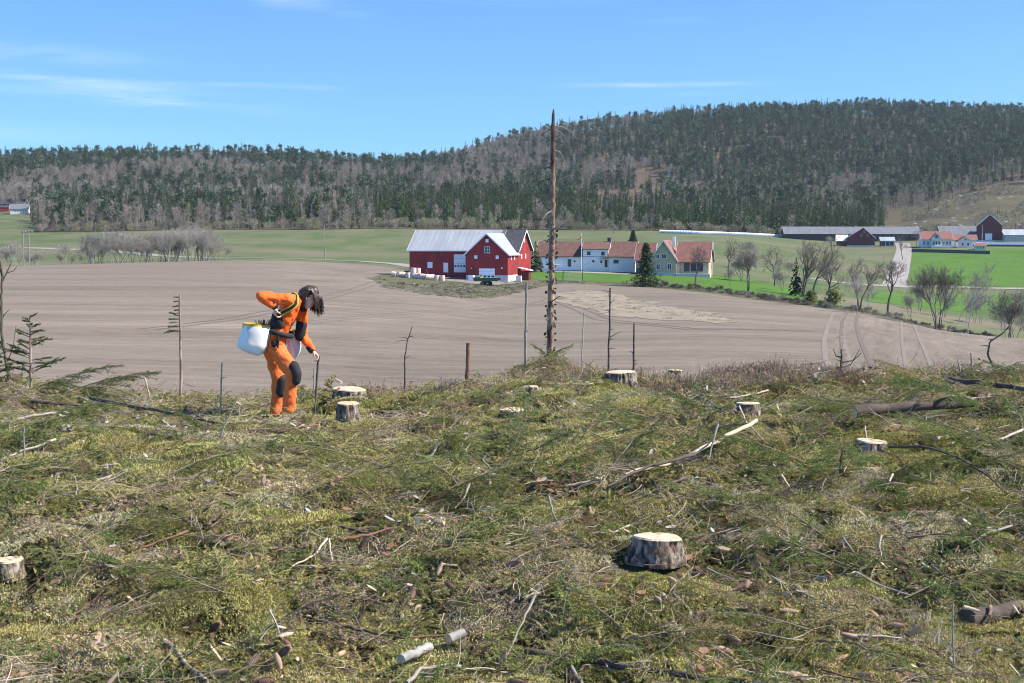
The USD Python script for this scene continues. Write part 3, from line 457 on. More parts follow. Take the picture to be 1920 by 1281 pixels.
def opening(t, face, c, a, z, w, h, name='window', frame='white_paint', fill='window_glass', bars=(1, 1), fw=.09, deep=.06):
    """A window or door set on a wall. face: 'f' front (y=c), 'r' right end (x=c), 'l' left end (x=c); a: place along the wall; z: centre height."""
    def B(mb, a0, a1, z0, z1, d0, d1):
        if face == 'f': mb.box((a0, c - d1, z0), (a1, c - d0, z1))
        elif face == 'r': mb.box((c + d0, a0, z0), (c + d1, a1, z1))
        else: mb.box((c - d1, a0, z0), (c - d0, a1, z1))
        return mb
    f = MB()
    for s in (-1, 1): B(f, a + s * w / 2 - fw * (s > 0), a + s * w / 2 + fw * (s < 0), z - h / 2, z + h / 2, 0, deep); B(f, a - w / 2 + fw, a + w / 2 - fw, z + s * h / 2 - fw * (s > 0), z + s * h / 2 + fw * (s < 0), 0, deep - .003)
    for i in range(1, bars[0]): x = a - w / 2 + w * i / bars[0]; B(f, x - .03, x + .03, z - h / 2 + fw, z + h / 2 - fw, .02, deep - .008)
    for i in range(1, bars[1]): q = z - h / 2 + h * i / bars[1]; B(f, a - w / 2 + fw, a + w / 2 - fw, q - .03, q + .03, .02, deep - .012)
    p = stage.DefinePrim(numbered(pp(t), name), 'Xform'); put('frame', f, frame, p); put('pane' if name == 'window' else 'panel', B(MB(), a - w / 2 + fw, a + w / 2 - fw, z - h / 2 + fw, z + h / 2 - fw, 0, .025), fill, p)
    return p
def big_door(t, c, a, z0, w, h, glass_z, n=4, rows=4):
    """sectional overhead door: horizontal panels with a row of dark panes"""
    p = stage.DefinePrim(numbered(pp(t), 'overhead_door'), 'Xform'); hh = h / rows
    for i in range(rows): put('panel', MB().box((a - w / 2, c - .06, z0 + i * hh + .015), (a + w / 2, c, z0 + (i + 1) * hh - .015)), 'white_paint', p)
    for i in range(n): put('pane', MB().box((a - w / 2 + w * (i + .17) / n, c - .075, glass_z - .2), (a - w / 2 + w * (i + .83) / n, c - .04, glass_z + .2)), 'window_glass', p)
def seams(t, x0, x1, y0, z0, y1, z1, step=.9):
    mb = MB()
    for x in np.arange(x0 + step / 2, x1, step): mb.prism([(x, y0, z0), (x, y1, z1), (x, y1, z1 + .05), (x, y0, z0 + .05)], (.05, 0, 0))
    put('roof_seam', mb, 'zinc_roof', t)
# -- red barn
zb = float(at(952, 534, 300)[2])
t = building('red_barn', 'large red barn with pale metal roof, front wing and dark roofed end beside the field', 'barn', (-.9, 300, zb), -14)
gable(t, -9.2, 0, 0, 8.9, .0, 6.6, 10.8, 'y', 'red_boards', 'zinc_roof', .5, found=(2.0, 'concrete'), barge='white_paint')
gable(t, -24.9, -4.6, 8.93, 21.6, 2.2, 7.3, 11.6, 'x', 'red_boards', 'zinc_roof', .5)
gable(t, -4.59, 0, 8.93, 21.6, 2.2, 7.3, 11.6, 'x', 'red_boards', 'dark_roof', .5)
put('foundation', MB().box((-24.87, 8.96, -1), (-.03, 21.55, 2.19)), 'concrete', t)
seams(t, -24.9, -9.5, 8.45, 7.14, 15.2, 11.78, 1.1)
# the wing's roof runs on to the main roof
for s in (-1, 1): put('roof', MB().prism([(-4.6, 9.4, 10.82), (-4.6, 9.4, 10.98), (-4.6 + s * 5.1, 9.4, 6.3), (-4.6 + s * 5.1, 9.4, 6.14)], (0, 5.0, 0)) if s < 0 else MB().prism([(-4.6, 9.4, 10.82), (-4.6, 9.4, 10.98), (-1.2, 9.4, 7.86), (-1.2, 9.4, 7.70)], (0, 5.0, 0)), 'zinc_roof', t)
for a, z, w, h, b in ((-4.55, 9.35, .65, .7, (1, 1)), (-4.5, 7.4, 1.2, 1.4, (2, 2)), (-7.05, 5.85, .68, .72, (1, 1)), (-2.3, 5.85, .68, .72, (1, 1))): opening(t, 'f', 0, a, z, w, h, bars=b, fill='window_glass' if w > 1 else 'white_paint')
big_door(t, 0, -4.6, .75, 3.5, 2.7, 1.75)
big_door(t, 8.93, -13.2, 2.35, 2.7, 4.0, 3.75)
opening(t, 'f', 8.93, -16.45, 3.4, 1.1, 2.1, 'door', fill='white_paint'); opening(t, 'f', 8.93, -20.1, 3.95, 1.15, 1.35, bars=(2, 3), fill='white_paint')
for a in (-19.1, -17.4): opening(t, 'f', 8.93, a, 6.45, .7, .8, frame='faded_brown', fill='faded_brown')
for a in (3.0, 5.9): opening(t, 'r', 0, a, 5.7, .7, .9, fill='white_paint')
for a in (12.4, 16.2): opening(t, 'r', 0, a, 5.9, .8, 1.0, fill='white_paint')
opening(t, 'r', 0, 14.8, 9.4, .5, .9, fill='white_paint')
for a in (-8.0, -1.3): put('wall_lamp', trimesh.creation.icosphere(1, .14).apply_translation((a, -.12, 3.5)), 'white_paint', t)
e = stage.DefinePrim(numbered(pp(t), 'entrance_porch'), 'Xform'); put('wall', MB().box((.02, 9.2, -.6), (2.4, 11.6, 2.7)), 'dark_red_boards', e); put('roof', MB().prism([(-.0, 8.9, 3.35), (2.8, 8.9, 2.75), (2.8, 8.9, 2.9), (-.0, 8.9, 3.5)], (0, 3.0, 0)), 'white_paint', e)
# -- white house
zh = float(at(1100, 502, 350)[2]); xw = (1009 - PCX) * mpp(350)
t = building('white_farmhouse', 'long white wooden house with brown tiled roof and raised middle section', 'house', (xw, 352, zh), -9)
gable(t, 0, 24.2, 0, 8.5, 0, 3.0, 6.3, 'x', 'white_boards', 'brown_tiles', .5)
gable(t, 11.3, 17.6, -.5, 8.0, 0, 4.6, 6.2, 'x', 'white_boards', 'brown_tiles', .35)
gable(t, 17.7, 24.25, -.9, 7.5, 0, 2.9, 6.15, 'x', 'white_boards', 'brown_tiles', .45)
for a, z, w, h, f in ((12.8, 3.6, 1.1, 1.1, 'window_glass'), (16.3, 3.5, 1.1, 1.1, 'window_glass'), (11.95, 1.55, 1.2, 1.2, 'white_boards'), (13.9, 1.6, .7, .8, 'window_glass'), (15.9, 1.5, .7, .9, 'window_glass')): opening(t, 'f', -.5, a, z, w, h, fill=f)
opening(t, 'f', 0, 7.9, 1.15, 1.1, 2.1, 'door', frame='white_paint', fill='green_door'); opening(t, 'f', 0, 9.2, 1.6, .6, .7); opening(t, 'f', -.9, 19.6, 1.5, 1.5, 1.1)
for a in (1.9, 5.0): opening(t, 'f', 0, a, 1.2, 2.6, 2.3, 'garage_door', fill='white_paint', bars=(1, 4))
opening(t, 'f', -.5, 17.1, 1.05, .9, 2.0, 'door', fill='dark_metal'); put('canopy', MB().box((15.6, -1.9, 2.35), (17.65, -.52, 2.5)), 'brown_tiles', t)
for a in (1.5, 4.5): opening(t, 'r', 24.25, a, 1.5, 1.0, 1.1, fill='window_glass')
opening(t, 'r', 24.25, 3.3, 4.1, .7, .8)
c = put('chimney', MB().box((17.0, 3.8, 5.6), (17.8, 4.5, 7.3)), 'dark_wall', t); put('chimney_cap', MB().box((16.9, 3.7, 7.3), (17.9, 4.6, 7.42)), 'dark_metal', t)
# -- yellow house
xy = (1222 - PCX) * mpp(335); zy = float(at(1270, 514, 335)[2])
t = building('yellow_house', 'yellow house with orange tiled roof and stone end wall behind the spruce', 'house', (xy, 337, zy), -15)
gable(t, 0, 6.0, 0, 9.5, 0, 3.6, 7.9, 'y', 'yellow_boards', 'orange_tiles', .5, found=(.35, 'concrete'))
gable(t, 6.05, 13.6, 1.2, 9.2, 0, 3.2, 7.5, 'x', 'cream_stone', 'orange_tiles', .45)
gable(t, -4.2, 0, 3.0, 9.4, 0, 3.4, 7.2, 'x', 'yellow_boards', 'orange_tiles', .4)
for a, z, w, h in ((1.6, 4.2, .9, 1.1), (3.1, 4.2, 1.3, 1.2), (4.4, 1.7, 1.0, 1.5), (1.7, 1.7, 1.0, 1.4)): opening(t, 'f', 0, a, z, w, h, fill='window_glass', bars=(2, 1))
for a in (8.4, 10.0, 11.6): opening(t, 'f', 1.2, a, 1.6, 1.3, 2.0, frame='dark_metal', fill='window_glass')
opening(t, 'r', 13.6, 4.0, 5.2, .9, 1.1); opening(t, 'r', 13.6, 6.5, 1.5, 1.1, 1.2); put('corner_pillar', MB().box((6.1, .75, -.8), (6.75, 1.19, 3.15)), 'cream_stone', t); put('chimney', MB().box((4.2, 6.0, 6.4), (4.8, 6.6, 8.9)), 'white_paint', t)
put('terrace', MB().box((6.1, -1.2, -.9), (14.2, 1.15, .05)), 'concrete', t)
# -- the far farm on the right
def far_building(name, label, cat, px, row, Y, yaw):
    p = hit(px, row, 420, 1200); k = p[1] / Y; return thing(name, label, cat, tuple(p), math.radians(yaw), scale=float(k))
t = far_building('long_cowshed', 'very long low grey roofed cowshed at the foot of the wooded hill', 'barn', 1472, 447, 745, -4); gable(t, 0, 70, 0, 15, 0, 2.4, 6.0, 'x', 'dark_wall', 'slate_roof', .6)
for a in np.arange(30, 70, 4.6): opening(t, 'f', 0, a, 1.3, 2.6, 1.2, fill='window_glass', frame='concrete')
for a in (22, 37, 52): put('ridge_vent', MB().box((a, 7.1, 6.0), (a + 1.6, 7.9, 6.7)), 'concrete', t)
t = far_building('small_red_barn', 'weathered red barn with rusty white roof and low lean-to in front of the cowshed', 'barn', 1588, 462, 680, -14); gable(t, 0, 13.0, 0, 13, 0, 4.2, 9.0, 'y', 'dark_red_boards', 'rusty_roof', .5, found=(.5, 'concrete'), offset=.58)
gable(t, -5.0, -.05, 1.2, 9, 0, 2.7, 5.4, 'x', 'dark_red_boards', 'rusty_roof', .4)
for a, z in ((6.6, 5.3), (9.6, 5.3), (8.0, 7.0)): opening(t, 'f', 0, a, z, .9, 1.1, fill='faded_brown', frame='concrete')
for a in (2.5, 6, 9.5): opening(t, 'r', 13.0, a, 2.0, 1.2, 1.6, 'door', fill='white_paint')
t = far_building('open_shed', 'small open shed with pale roof beside the weathered red barn', 'shed', 1652, 462, 690, -8); gable(t, 0, 6.2, 0, 6, 0, 2.8, 4.4, 'x', 'dark_wall', 'zinc_roof', .5); [opening(t, 'f', 0, a, 1.3, 1.7, 2.2, 'doorway', fill='dark_metal', frame='white_paint') for a in (1.2, 3.1, 5.0)]
t = far_building('white_villa', 'white villa with red tiled roof and glazed gable on the dark garden wall', 'house', 1728, 465, 690, -6); gable(t, 0, 14.4, 0, 9, 0, 4.3, 8.0, 'x', 'pale_blue_boards', 'orange_tiles', .5, found=(.4, 'concrete')); gable(t, 4.6, 9.2, -.9, 4.4, 0, 4.6, 7.2, 'y', 'pale_blue_boards', 'orange_tiles', .5)
for a in (1.2, 2.9, 10.4, 12.0, 13.4): opening(t, 'f', 0, a, 2.4, 1.2, 1.8, fill='window_glass', bars=(2, 2))
for a in (5.6, 6.9, 8.2): opening(t, 'f', -.9, a, 2.4, 1.1, 1.9, fill='window_glass')
opening(t, 'f', -.9, 6.9, 5.5, 2.0, 1.7, fill='window_glass', bars=(3, 1)); put('balcony', MB().box((4.4, -1.9, 4.1), (9.4, -.92, 4.25)), 'white_paint', t); put('veranda', MB().box((4.2, -1.9, .2), (14.4, -.92, .9)), 'white_paint', t); put('chimney', MB().box((-.2, 4.0, 6.5), (.8, 5.0, 9.3)), 'concrete', t)
t = far_building('white_cottage', 'small white cottage with pink red roof to the right of the villa', 'house', 1797, 465, 695, -6); gable(t, 0, 6.6, 0, 6, 0, 3.2, 5.6, 'y', 'white_boards', 'brown_tiles', .4); gable(t, -2.5, 10, 6.05, 12, 0, 4.0, 6.4, 'x', 'white_boards', 'orange_tiles', .4)
for a in (2.0, 4.6): opening(t, 'f', 0, a, 1.8, 1.0, 1.4, fill='window_glass')
opening(t, 'f', 0, 3.3, 4.1, .9, .9, fill='window_glass')
t = far_building('grey_roofed_barn', 'low barn with slate grey roof joined to the tall red barn', 'barn', 1764, 451, 735, -6); gable(t, 0, 18.5, 0, 12, 0, 3.2, 7.4, 'x', 'dark_wall', 'slate_roof', .5)
t = far_building('tall_red_barn', 'tall dark red barn with steep gable and a white door', 'barn', 1832, 452, 728, -16); gable(t, 0, 12.2, 0, 12.5, 0, 8.0, 13.6, 'y', 'dark_red_boards', 'zinc_roof', .5, found=(.5, 'concrete')); opening(t, 'f', 0, 5.6, 2.1, 3.4, 3.5, 'door', fill='white_boards', bars=(2, 1)); opening(t, 'r', 12.2, 5, 2.0, 2.2, 3.0, 'door', fill='white_paint')
t = far_building('machine_hall', 'wide hall with pale metal roof beside the tall red barn', 'hall', 1884, 453, 735, -6); gable(t, 0, 34, 0, 15, 0, 3.4, 6.2, 'x', 'concrete', 'zinc_roof', .5)
t = far_building('garden_kiosk', 'tiny pale blue garden house with red roof below the tall red barn', 'shed', 1828, 469, 660, -6); gable(t, 0, 5.0, 0, 3.5, 0, 2.0, 3.1, 'x', 'pale_blue_boards', 'orange_tiles', .3); [opening(t, 'f', 0, a, 1.1, .8, .9, fill='window_glass') for a in (1.2, 2.5, 3.8)]
a0 = on(1709, 655); a1 = on(1856, 640)
def wall_between(name, label, cat, A, B, h, th, m, down=2.0, cap=None):
    t = thing(name, label, cat); d = unit((B - A) * [1, 1, 0]); n = np.array([-d[1], d[0], 0]) * th / 2; put('wall', MB().prism([A - n + [0, 0, -down], A - n + [0, 0, h], A + n + [0, 0, h], A + n + [0, 0, -down]], B - A), m, t)
    if cap: put('coping', MB().prism([A - n * 1.3 + [0, 0, h + .003], A - n * 1.3 + [0, 0, h + cap[0]], A + n * 1.3 + [0, 0, h + cap[0]], A + n * 1.3 + [0, 0, h + .003]], B - A), cap[1], t)
    return t
wall_between('retaining_wall', 'low dark stone retaining wall below the white villa', 'wall', hit(1709, 473, 420), hit(1856, 477, 420), 1.5, .6, 'dark_wall')
wall_between('silage_clamp', 'long low wall with white top edge in front of the tall red barn', 'wall', hit(1830, 462, 420), hit(1990, 464, 420), .9, 1.2, 'dark_wall', cap=(1.1, 'white_paint'))
# -- the far farm on the left
t = far_building('far_white_house', 'small white house with grey roof and blue gable at the edge of the left wood', 'house', 19, 402, 985, 10); gable(t, 0, 12.2, 0, 7, 0, 3.9, 7.2, 'x', 'white_boards', 'slate_roof', .4); [opening(t, 'f', 0, a, 2.4, .9, 1.2, fill='window_glass') for a in (3.4, 5.2, 7, 8.8, 10.6)]
t = far_building('far_dark_barn', 'long dark roofed barn behind the small white house at the left edge', 'barn', -60, 392, 1010, 6); gable(t, 0, 39, 0, 12, 0, 3.5, 7.2, 'x', 'dark_red_boards', 'dark_roof', .5); [put('ridge_vent', MB().box((a, 5.6, 7.1), (a + 1.2, 6.5, 8.0)), 'dark_metal', t) for a in (31, 34.5)]
t = far_building('far_red_shed', 'small bright red shed at the left edge beside the small white house', 'shed', -8, 398, 975, 12); gable(t, 0, 8.5, 0, 5, 0, 3.4, 4.6, 'x', 'red_boards', 'dark_roof', .3)
# ------------------------------------------------------------------ things about the farmyard
def bale_mesh(rng):
    m = trimesh.creation.cylinder(.62, 1.15, sections=14); m = m.subdivide(); v = m.vertices; r = np.hypot(v[:, 0], v[:, 1]); k = 1 - .10 * (np.abs(v[:, 2]) > .5) ; v[:, :2] *= k[:, None]; v *= 1 + .08 * (meshkit.noise(v * 3 + rng.uniform(0, 9, 3))[:, None] - .5); return m
rng = np.random.default_rng(12)
mat('pink_wrap', [(.60, .42, .36), (.72, .56, .48)], scale=2, rough=.45, spec=.4)
BALES = [('pink white wrapped bale at the far left end of the row by the barn', 739, 522, 302, 0), ('second pink wrapped bale from the left end of the row', 748, 523, 302, 0), ('third pink wrapped bale from the left, in the low row', 757, 523, 301, 0), ('small pink bale just left of the stacked pair', 765, 524, 300, 0), ('lower bale under the left stacked bale', 774, 525, 298, 0), ('pink bale lying on top of the left stack', 775, 514, 298, 1), ('lower bale between the two stacks', 781.5, 526, 297, 0), ('pink bale lying on top of the right stack', 784, 515, 298.5, 1), ('lower bale in front of the red implement', 788, 526, 296, 0), ('tilted bale at the right of the stacks', 794, 527, 295, 0), ('pink bale just right of the gap in the row', 803, 528, 294, 0), ('pink bale half hidden behind its neighbour', 810, 527, 295, 0), ('bright bale second from the right end of the row', 819, 530, 292, 0), ('pale bale at the right end of the row by the gravel yard', 829, 530, 292, 0)]
for lab, px, row, Y, up in BALES:
    p = on(px, Y); m = bale_mesh(rng)
    if not up: m.apply_transform(trimesh.transformations.rotation_matrix(PI / 2 + rng.normal(0, .1), [0, 1, 0])) if rng.uniform() < .6 else None
    m.apply_transform(trimesh.transformations.rotation_matrix(rng.uniform(-.6, .6), [0, 0, 1]))
    put('wrapped_bale', (m.vertices + p + [0, 0, .55 + 1.1 * up], m.faces), 'pink_wrap', smooth=40, label=lab, cat='bale', group='pink wrapped bales beside the barn')
p = on(800, 303); t = thing('red_tractor_implement', 'bright red farm implement parked against the barn wall', 'farm implement', p, -.25)
put('deck', MB().box((-1.1, -.5, .35), (1.1, .5, .8)), 'red_paint', t); put('drawbar', MB().tube([(-.3, 0, .8), (0, 0, 1.9), (.35, 0, .8)], .05, 5), 'ochre_paint', t)
for s in (-1, 1): put('wheel', trimesh.creation.cylinder(.35, .18, sections=14).apply_transform(trimesh.transformations.rotation_matrix(PI / 2, [1, 0, 0])).apply_translation((s * .7, -.6, .35)), 'rubber', t)
p = on(914, 281); t = thing('farm_trailer', 'flat green farm trailer with dark wheels parked before the barn wing', 'trailer', p, -.22)
put('bed', MB().box((-2.6, -1.1, .95), (2.4, 1.1, 1.15)).prism([(-2.6, -1.1, 1.15), (-2.6, 1.1, 1.15), (-2.75, 1.15, 1.7), (-2.75, -1.15, 1.7)], (.1, 0, 0)), 'green_paint', t); put('side_board', MB().box((-2.6, -1.16, 1.16), (2.4, -1.1, 1.55)), 'green_paint', t); put('side_board', MB().box((-2.6, 1.1, 1.16), (2.4, 1.16, 1.55)), 'green_paint', t)
put('load', MB().box((-2.4, -.9, 1.56), (-1.2, .9, 1.85)), 'ochre_paint', t); put('drawbar', MB().tube([(2.4, -.4, .95), (4.3, 0, .6), (2.4, .4, .95)], .07, 5), 'ochre_paint', t); put('axle', MB().box((-.9, -1.0, .55), (.3, 1.0, .94)), 'dark_metal', t)
for x in (-.75, .25):
    for s in (-1, 1): w = put('wheel', trimesh.creation.cylinder(.47, .3, sections=18).apply_transform(trimesh.transformations.rotation_matrix(PI / 2, [1, 0, 0])).apply_translation((x, s * 1.0, .47)), 'rubber', t); put('hub', trimesh.creation.cylinder(.2, .32, sections=12).apply_transform(trimesh.transformations.rotation_matrix(PI / 2, [1, 0, 0])).apply_translation((x, s * 1.01, .47)), 'ochre_paint', w)
for lab, px, Y, m in (('white plastic liquid tank against the left of the barn wing', 884, 298, 'white_paint'), ('pale tank beside the small red porch of the barn', 973, 303, 'white_boards')):
    t = thing('liquid_tank', lab, 'tank', on(px, Y, .0), -.24); put('body', MB().box((-.55, -.5, .15), (.55, .5, 1.2)), m, t); put('pallet', MB().box((-.6, -.55, -.3), (.6, .55, .14)), 'concrete', t); put('lid', trimesh.creation.cylinder(.14, .1, sections=12).apply_translation((0, 0, 1.25)), 'dark_metal', t)
for lab, px in (('stacked dark pallet boxes at the left corner of the barn', 764), ):
    t = thing('pallet_box', lab, 'crate', on(px, 311), -.2); [put('box', MB().box((-.6, -.5, .02 + k * .62), (.6, .5, .6 + k * .62)), 'dark_wall', t) for k in range(2)]
p = on(1073.5, 305); t = thing('football_goal', 'dark green football goal frame with netting on the lawn', 'goal', p, -.12)
put('frame', MB().tube([(-2.1, 0, 0), (-2.1, 0, 2.5), (2.1, 0, 2.5), (2.1, 0, 0)], .07, 5).tube([(-2.1, 0, 2.5), (-2.1, 1.0, 2.3), (-2.1, 1.6, 0), (2.1, 1.6, 0), (2.1, 1.0, 2.3), (2.1, 0, 2.5)], .05, 5), 'green_door', t)
nt = MB(); [nt.tube([(x, .02, 2.45), (x, 1.0, 2.25), (x, 1.6, .05)], .014, 3, False) for x in np.linspace(-2, 2, 22)]; [nt.tube([(-2.1, y, z), (2.1, y, z)], .014, 3, False) for y, z in [(1 + .6 * k, 2.25 * (1 - k)) for k in np.linspace(0, 1, 12)] + [(.3, 2.4), (.6, 2.35)]]; put('net', nt, 'concrete', t)
put('top_cloth', MB().box((-2.1, .05, 2.42), (2.1, .95, 2.47)), 'green_door', t)
def flagpole(px, row0, row1, Y, label, pennant=True):
    h = (row1 - row0) * mpp(Y); t = thing('flagpole', label, 'flagpole', (at(px, row1, Y)[0], Y, at(px, row1, Y)[2])); put('pole', MB().tube([(0, 0, -1.5), (0, 0, h * .5), (0, 0, h)], [.09, .075, .045], 8), 'white_paint', t); put('finial', trimesh.creation.icosphere(1, .1).apply_translation((0, 0, h + .08)), 'ochre_paint', t)
    if pennant: k = np.linspace(0, 1, 9); w = .34 * (1 - k * .8); x = -1.25 * k; z = h * .87 - .75 * k + .05 * np.sin(k * 7); y = .1 * np.sin(k * 9); v = np.concatenate([np.stack([x, y, z + w / 2], 1), np.stack([x, y + .004, z - w / 2], 1)]); i = np.arange(8); put('pennant', (v, np.concatenate([np.stack([i, i + 1, i + 10], 1), np.stack([i, i + 10, i + 9], 1)])), 'red_paint', t)
flagpole(1090.5, 437, 500, 342, 'white flagpole with a red pennant in front of the white house'); flagpole(1841, 422, 457, 665, 'slim white flagpole in front of the tall red barn', False)
mat('old_pole', [(.20, .18, .165), (.32, .30, .28)], scale=3, stretch=(1, 1, .1), rough=.95)
def utility_pole(px, Y, row0, label):
    b = on(px, Y); h = at(px, row0, Y)[2] - b[2]; t = thing('utility_pole', label, 'pole', b); put('post', MB().tube([(0, 0, -1), (0, 0, h)], [.16, .11], 8), 'old_pole', t); put('crossarm', MB().box((-.9, -.06, h - .7), (.9, .06, h - .55)), 'old_pole', t); [put('insulator', trimesh.creation.cylinder(.05, .22, sections=8).apply_translation((x, 0, h - .44)), 'white_paint', t) for x in (-.8, 0, .8)]
utility_pole(609, 442, 419, 'tall single grey utility pole standing in the meadow'); utility_pole(44.5, 352, 432, 'thinner post of the pair of utility poles by the left bushes'); utility_pole(55.5, 350, 431, 'thicker post of the pair of utility poles by the left bushes')
# long row of white wrapped silage
K = 62; pxs = np.linspace(1239, 1546, K); Ys = np.interp(pxs, [1239, 1400, 1546], [790, 745, 705]); sl = thing('silage_row', 'long white row of plastic wrapped silage on the far meadow', 'silage bales'); mb = MB()
rws = np.interp(pxs, [1239, 1400, 1546], [437, 442, 449])
for p_, y_ in zip(pxs, rws):
    c = hit(p_, y_, 420); m = trimesh.creation.cylinder(.78, .95, sections=10); m.apply_transform(trimesh.transformations.rotation_matrix(PI / 2, [0, 1, 0])); put('wrapped_bale', (m.vertices * [1.3, 1, 1] + c + [0, 0, .7], m.faces), 'white_paint', sl, smooth=40)
mat('straw_tuft', [(.30, .255, .19), (.40, .345, .265)], scale=1, rand=.2, rough=.95, spec=.1); mat('green_tuft', [(.10, .125, .05), (.15, .175, .075)], scale=1, rand=.25, rough=.95, spec=.1); mat('brown_tuft', [(.15, .125, .09), (.22, .185, .14)], scale=1, rand=.25, rough=.95, spec=.1)
# ------------------------------------------------------------------ bare trees, spruces and bushes of the valley
mat('dark_bark', [(.055, .045, .038), (.10, .085, .07), (.15, .13, .11)], scale=3, rough=.95)
mat('fine_twigs', [(.115, .095, .078), (.18, .15, .125)], scale=1, rough=.95, spec=.1)
mat('grey_fine_twigs', [(.235, .21, .178), (.34, .31, .265)], scale=1, rand=.2, rough=.95, spec=.1)
def grow(rng, wood, twig, p, d, L, r, lev, top, spread, gen=4, tw=.032):
    """one limb and everything on it"""
    n = 4 if lev < 2 else 3; pts = [p]; dd = d
    for k in range(n): dd = unit(dd + rng.normal(0, .13 + .04 * lev, 3) + [0, 0, .06]); pts.append(pts[-1] + dd * L / n)
    pts = np.array(pts)
    if lev < 2: wood.tube(pts, np.linspace(r, r * .55, n + 1), 6 if lev == 0 else 4, False)
    else: twig.tube(pts, np.linspace(r, max(r * .4, .012), n + 1), 3, False)
    if lev >= gen:
        s = rng.uniform(.1, 1, 5); q = pts[0] + (pts[-1] - pts[0]) * s[:, None]; slivers(twig, q, q + unit(rng.normal(0, .6, (5, 3)) + dd + [0, 0, .2]) * L * rng.uniform(.4, .9, 5)[:, None], tw, rng); return
    for k in range([5, 4, 4, 3, 3][lev] + (lev == 0)):
        t = rng.uniform(.35 if lev else .45, 1.0); i = min(int(t * n), n - 1); q = pts[i] + (pts[i + 1] - pts[i]) * (t * n - i); ax = unit(np.cross(dd, rng.normal(size=3))); a = rng.uniform(.35, .85) * spread; dn = unit(dd * math.cos(a) + ax * math.sin(a) + [0, 0, .12])
        grow(rng, wood, twig, q, dn, L * rng.uniform(.5, .78), r * .55 * (1.1 - .3 * t), lev + 1, top, spread, gen, tw)
def bare_tree(seed, h, spread=1.0, stems=1, trunk=.28, r=None, gen=4, tw=.032):
    rng = np.random.default_rng(seed); wood, twig = MB(), MB(); r = r or h * .022
    for s in range(stems):
        a = rng.uniform(0, 6.3); lean = (.05 if stems == 1 else rng.uniform(.05, .3)); o = np.array([math.cos(a), math.sin(a), 0]) * (0 if stems == 1 else rng.uniform(.1, .9)); d = unit([math.cos(a) * lean, math.sin(a) * lean, 1]); b = o + d * h * trunk * .5
        wood.tube([o - [0, 0, .8], o, b], [r * 1.35, r * 1.1, r], 7, False); grow(rng, wood, twig, b, d, h * .52, r, 0, h, spread, gen, tw)
    wv, wf = wood.arr(); tv, tf = twig.arr(); k = h / tv[:, 2].max(); return (wv * k, wf), (tv * k, tf)
def tree_at(name, label, px, Y, toprow, seed, bark='dark_bark', twigs='fine_twigs', group=None, **kw):
    b = on(px, Y); h = float(at(px, toprow, Y)[2] - b[2]); w, tw = bare_tree(seed, h, **kw); t = thing(name, label, 'tree', b); put('trunk', w, bark, t); put('crown', tw, twigs, t); return t
tree_at('bare_tree', 'slim bare tree standing before the red roof of the yellow house', 1304, 288, 458, 1, spread=.8)
tree_at('bare_tree', 'bare tree between the yellow house and the orchard trees beside the lawn', 1366, 340, 440, 2, spread=.9)
tree_at('bare_tree', 'bare tree with two upright limbs rising over the end of the lawn', 1398, 290, 455, 3, spread=.9, stems=2)
tree_at('bare_tree', 'rounded bare tree with a short dark trunk beyond the lawn', 1452, 330, 452, 4, spread=1.15)
tree_at('bare_tree', 'slender bare tree rising beside the small dark pine', 1502, 300, 438, 5, spread=.7, stems=2)
tree_at('bare_tree', 'bare tree just left of the big spreading tree', 1524, 296, 445, 6, spread=.8)
tree_at('bare_tree', 'big spreading bare tree with a bush at its foot on the field edge', 1554, 248, 462, 7, spread=1.25, r=.24)
tree_at('bare_tree', 'thin bare tree with two forked stems right of the big spreading tree', 1613, 262, 478, 8, spread=.8, stems=2)
tree_at('bare_tree', 'small bare tree with a round crown standing near the gravel drive', 1664, 252, 480, 9, spread=1.0)
tree_at('bare_tree', 'wide clump of bare stems leaning apart on the right field edge', 1757, 218, 480, 10, bark='dark_bark', spread=.55, stems=7, r=.09, trunk=.5)
tree_at('weeping_birch', 'white stemmed birch with a fine drooping crown right of the clump of stems', 1815, 212, 478, 11, bark='birch_bark', twigs='grey_fine_twigs', spread=.9, r=.12)
tree_at('bare_tree', 'broad low bare tree at the right edge of the picture', 1896, 205, 535, 12, spread=1.2, stems=3, r=.11)
tree_at('bare_tree', 'tall thin bare tree beside the gravel drive', 1692, 560, 440, 13, twigs='grey_fine_twigs', spread=.6)
tree_at('bare_tree', 'dark bare tree left of the white villa', 1718, 660, 430, 14, spread=.9)
for i, (px, Y, top, lab) in enumerate([(1150, 640, 416, 'pale grey bare tree on the meadow behind the white house'), (1115, 650, 420, 'small pale bare tree on the meadow left of the flagpole'), (1330, 700, 420, 'low bare tree by the white silage row'), (1560, 560, 440, 'bare sapling in the pasture left of the weathered barn')]): tree_at('bare_tree', lab, px, Y, top, 40 + i, twigs='grey_fine_twigs', spread=1.0, gen=3, tw=.09)
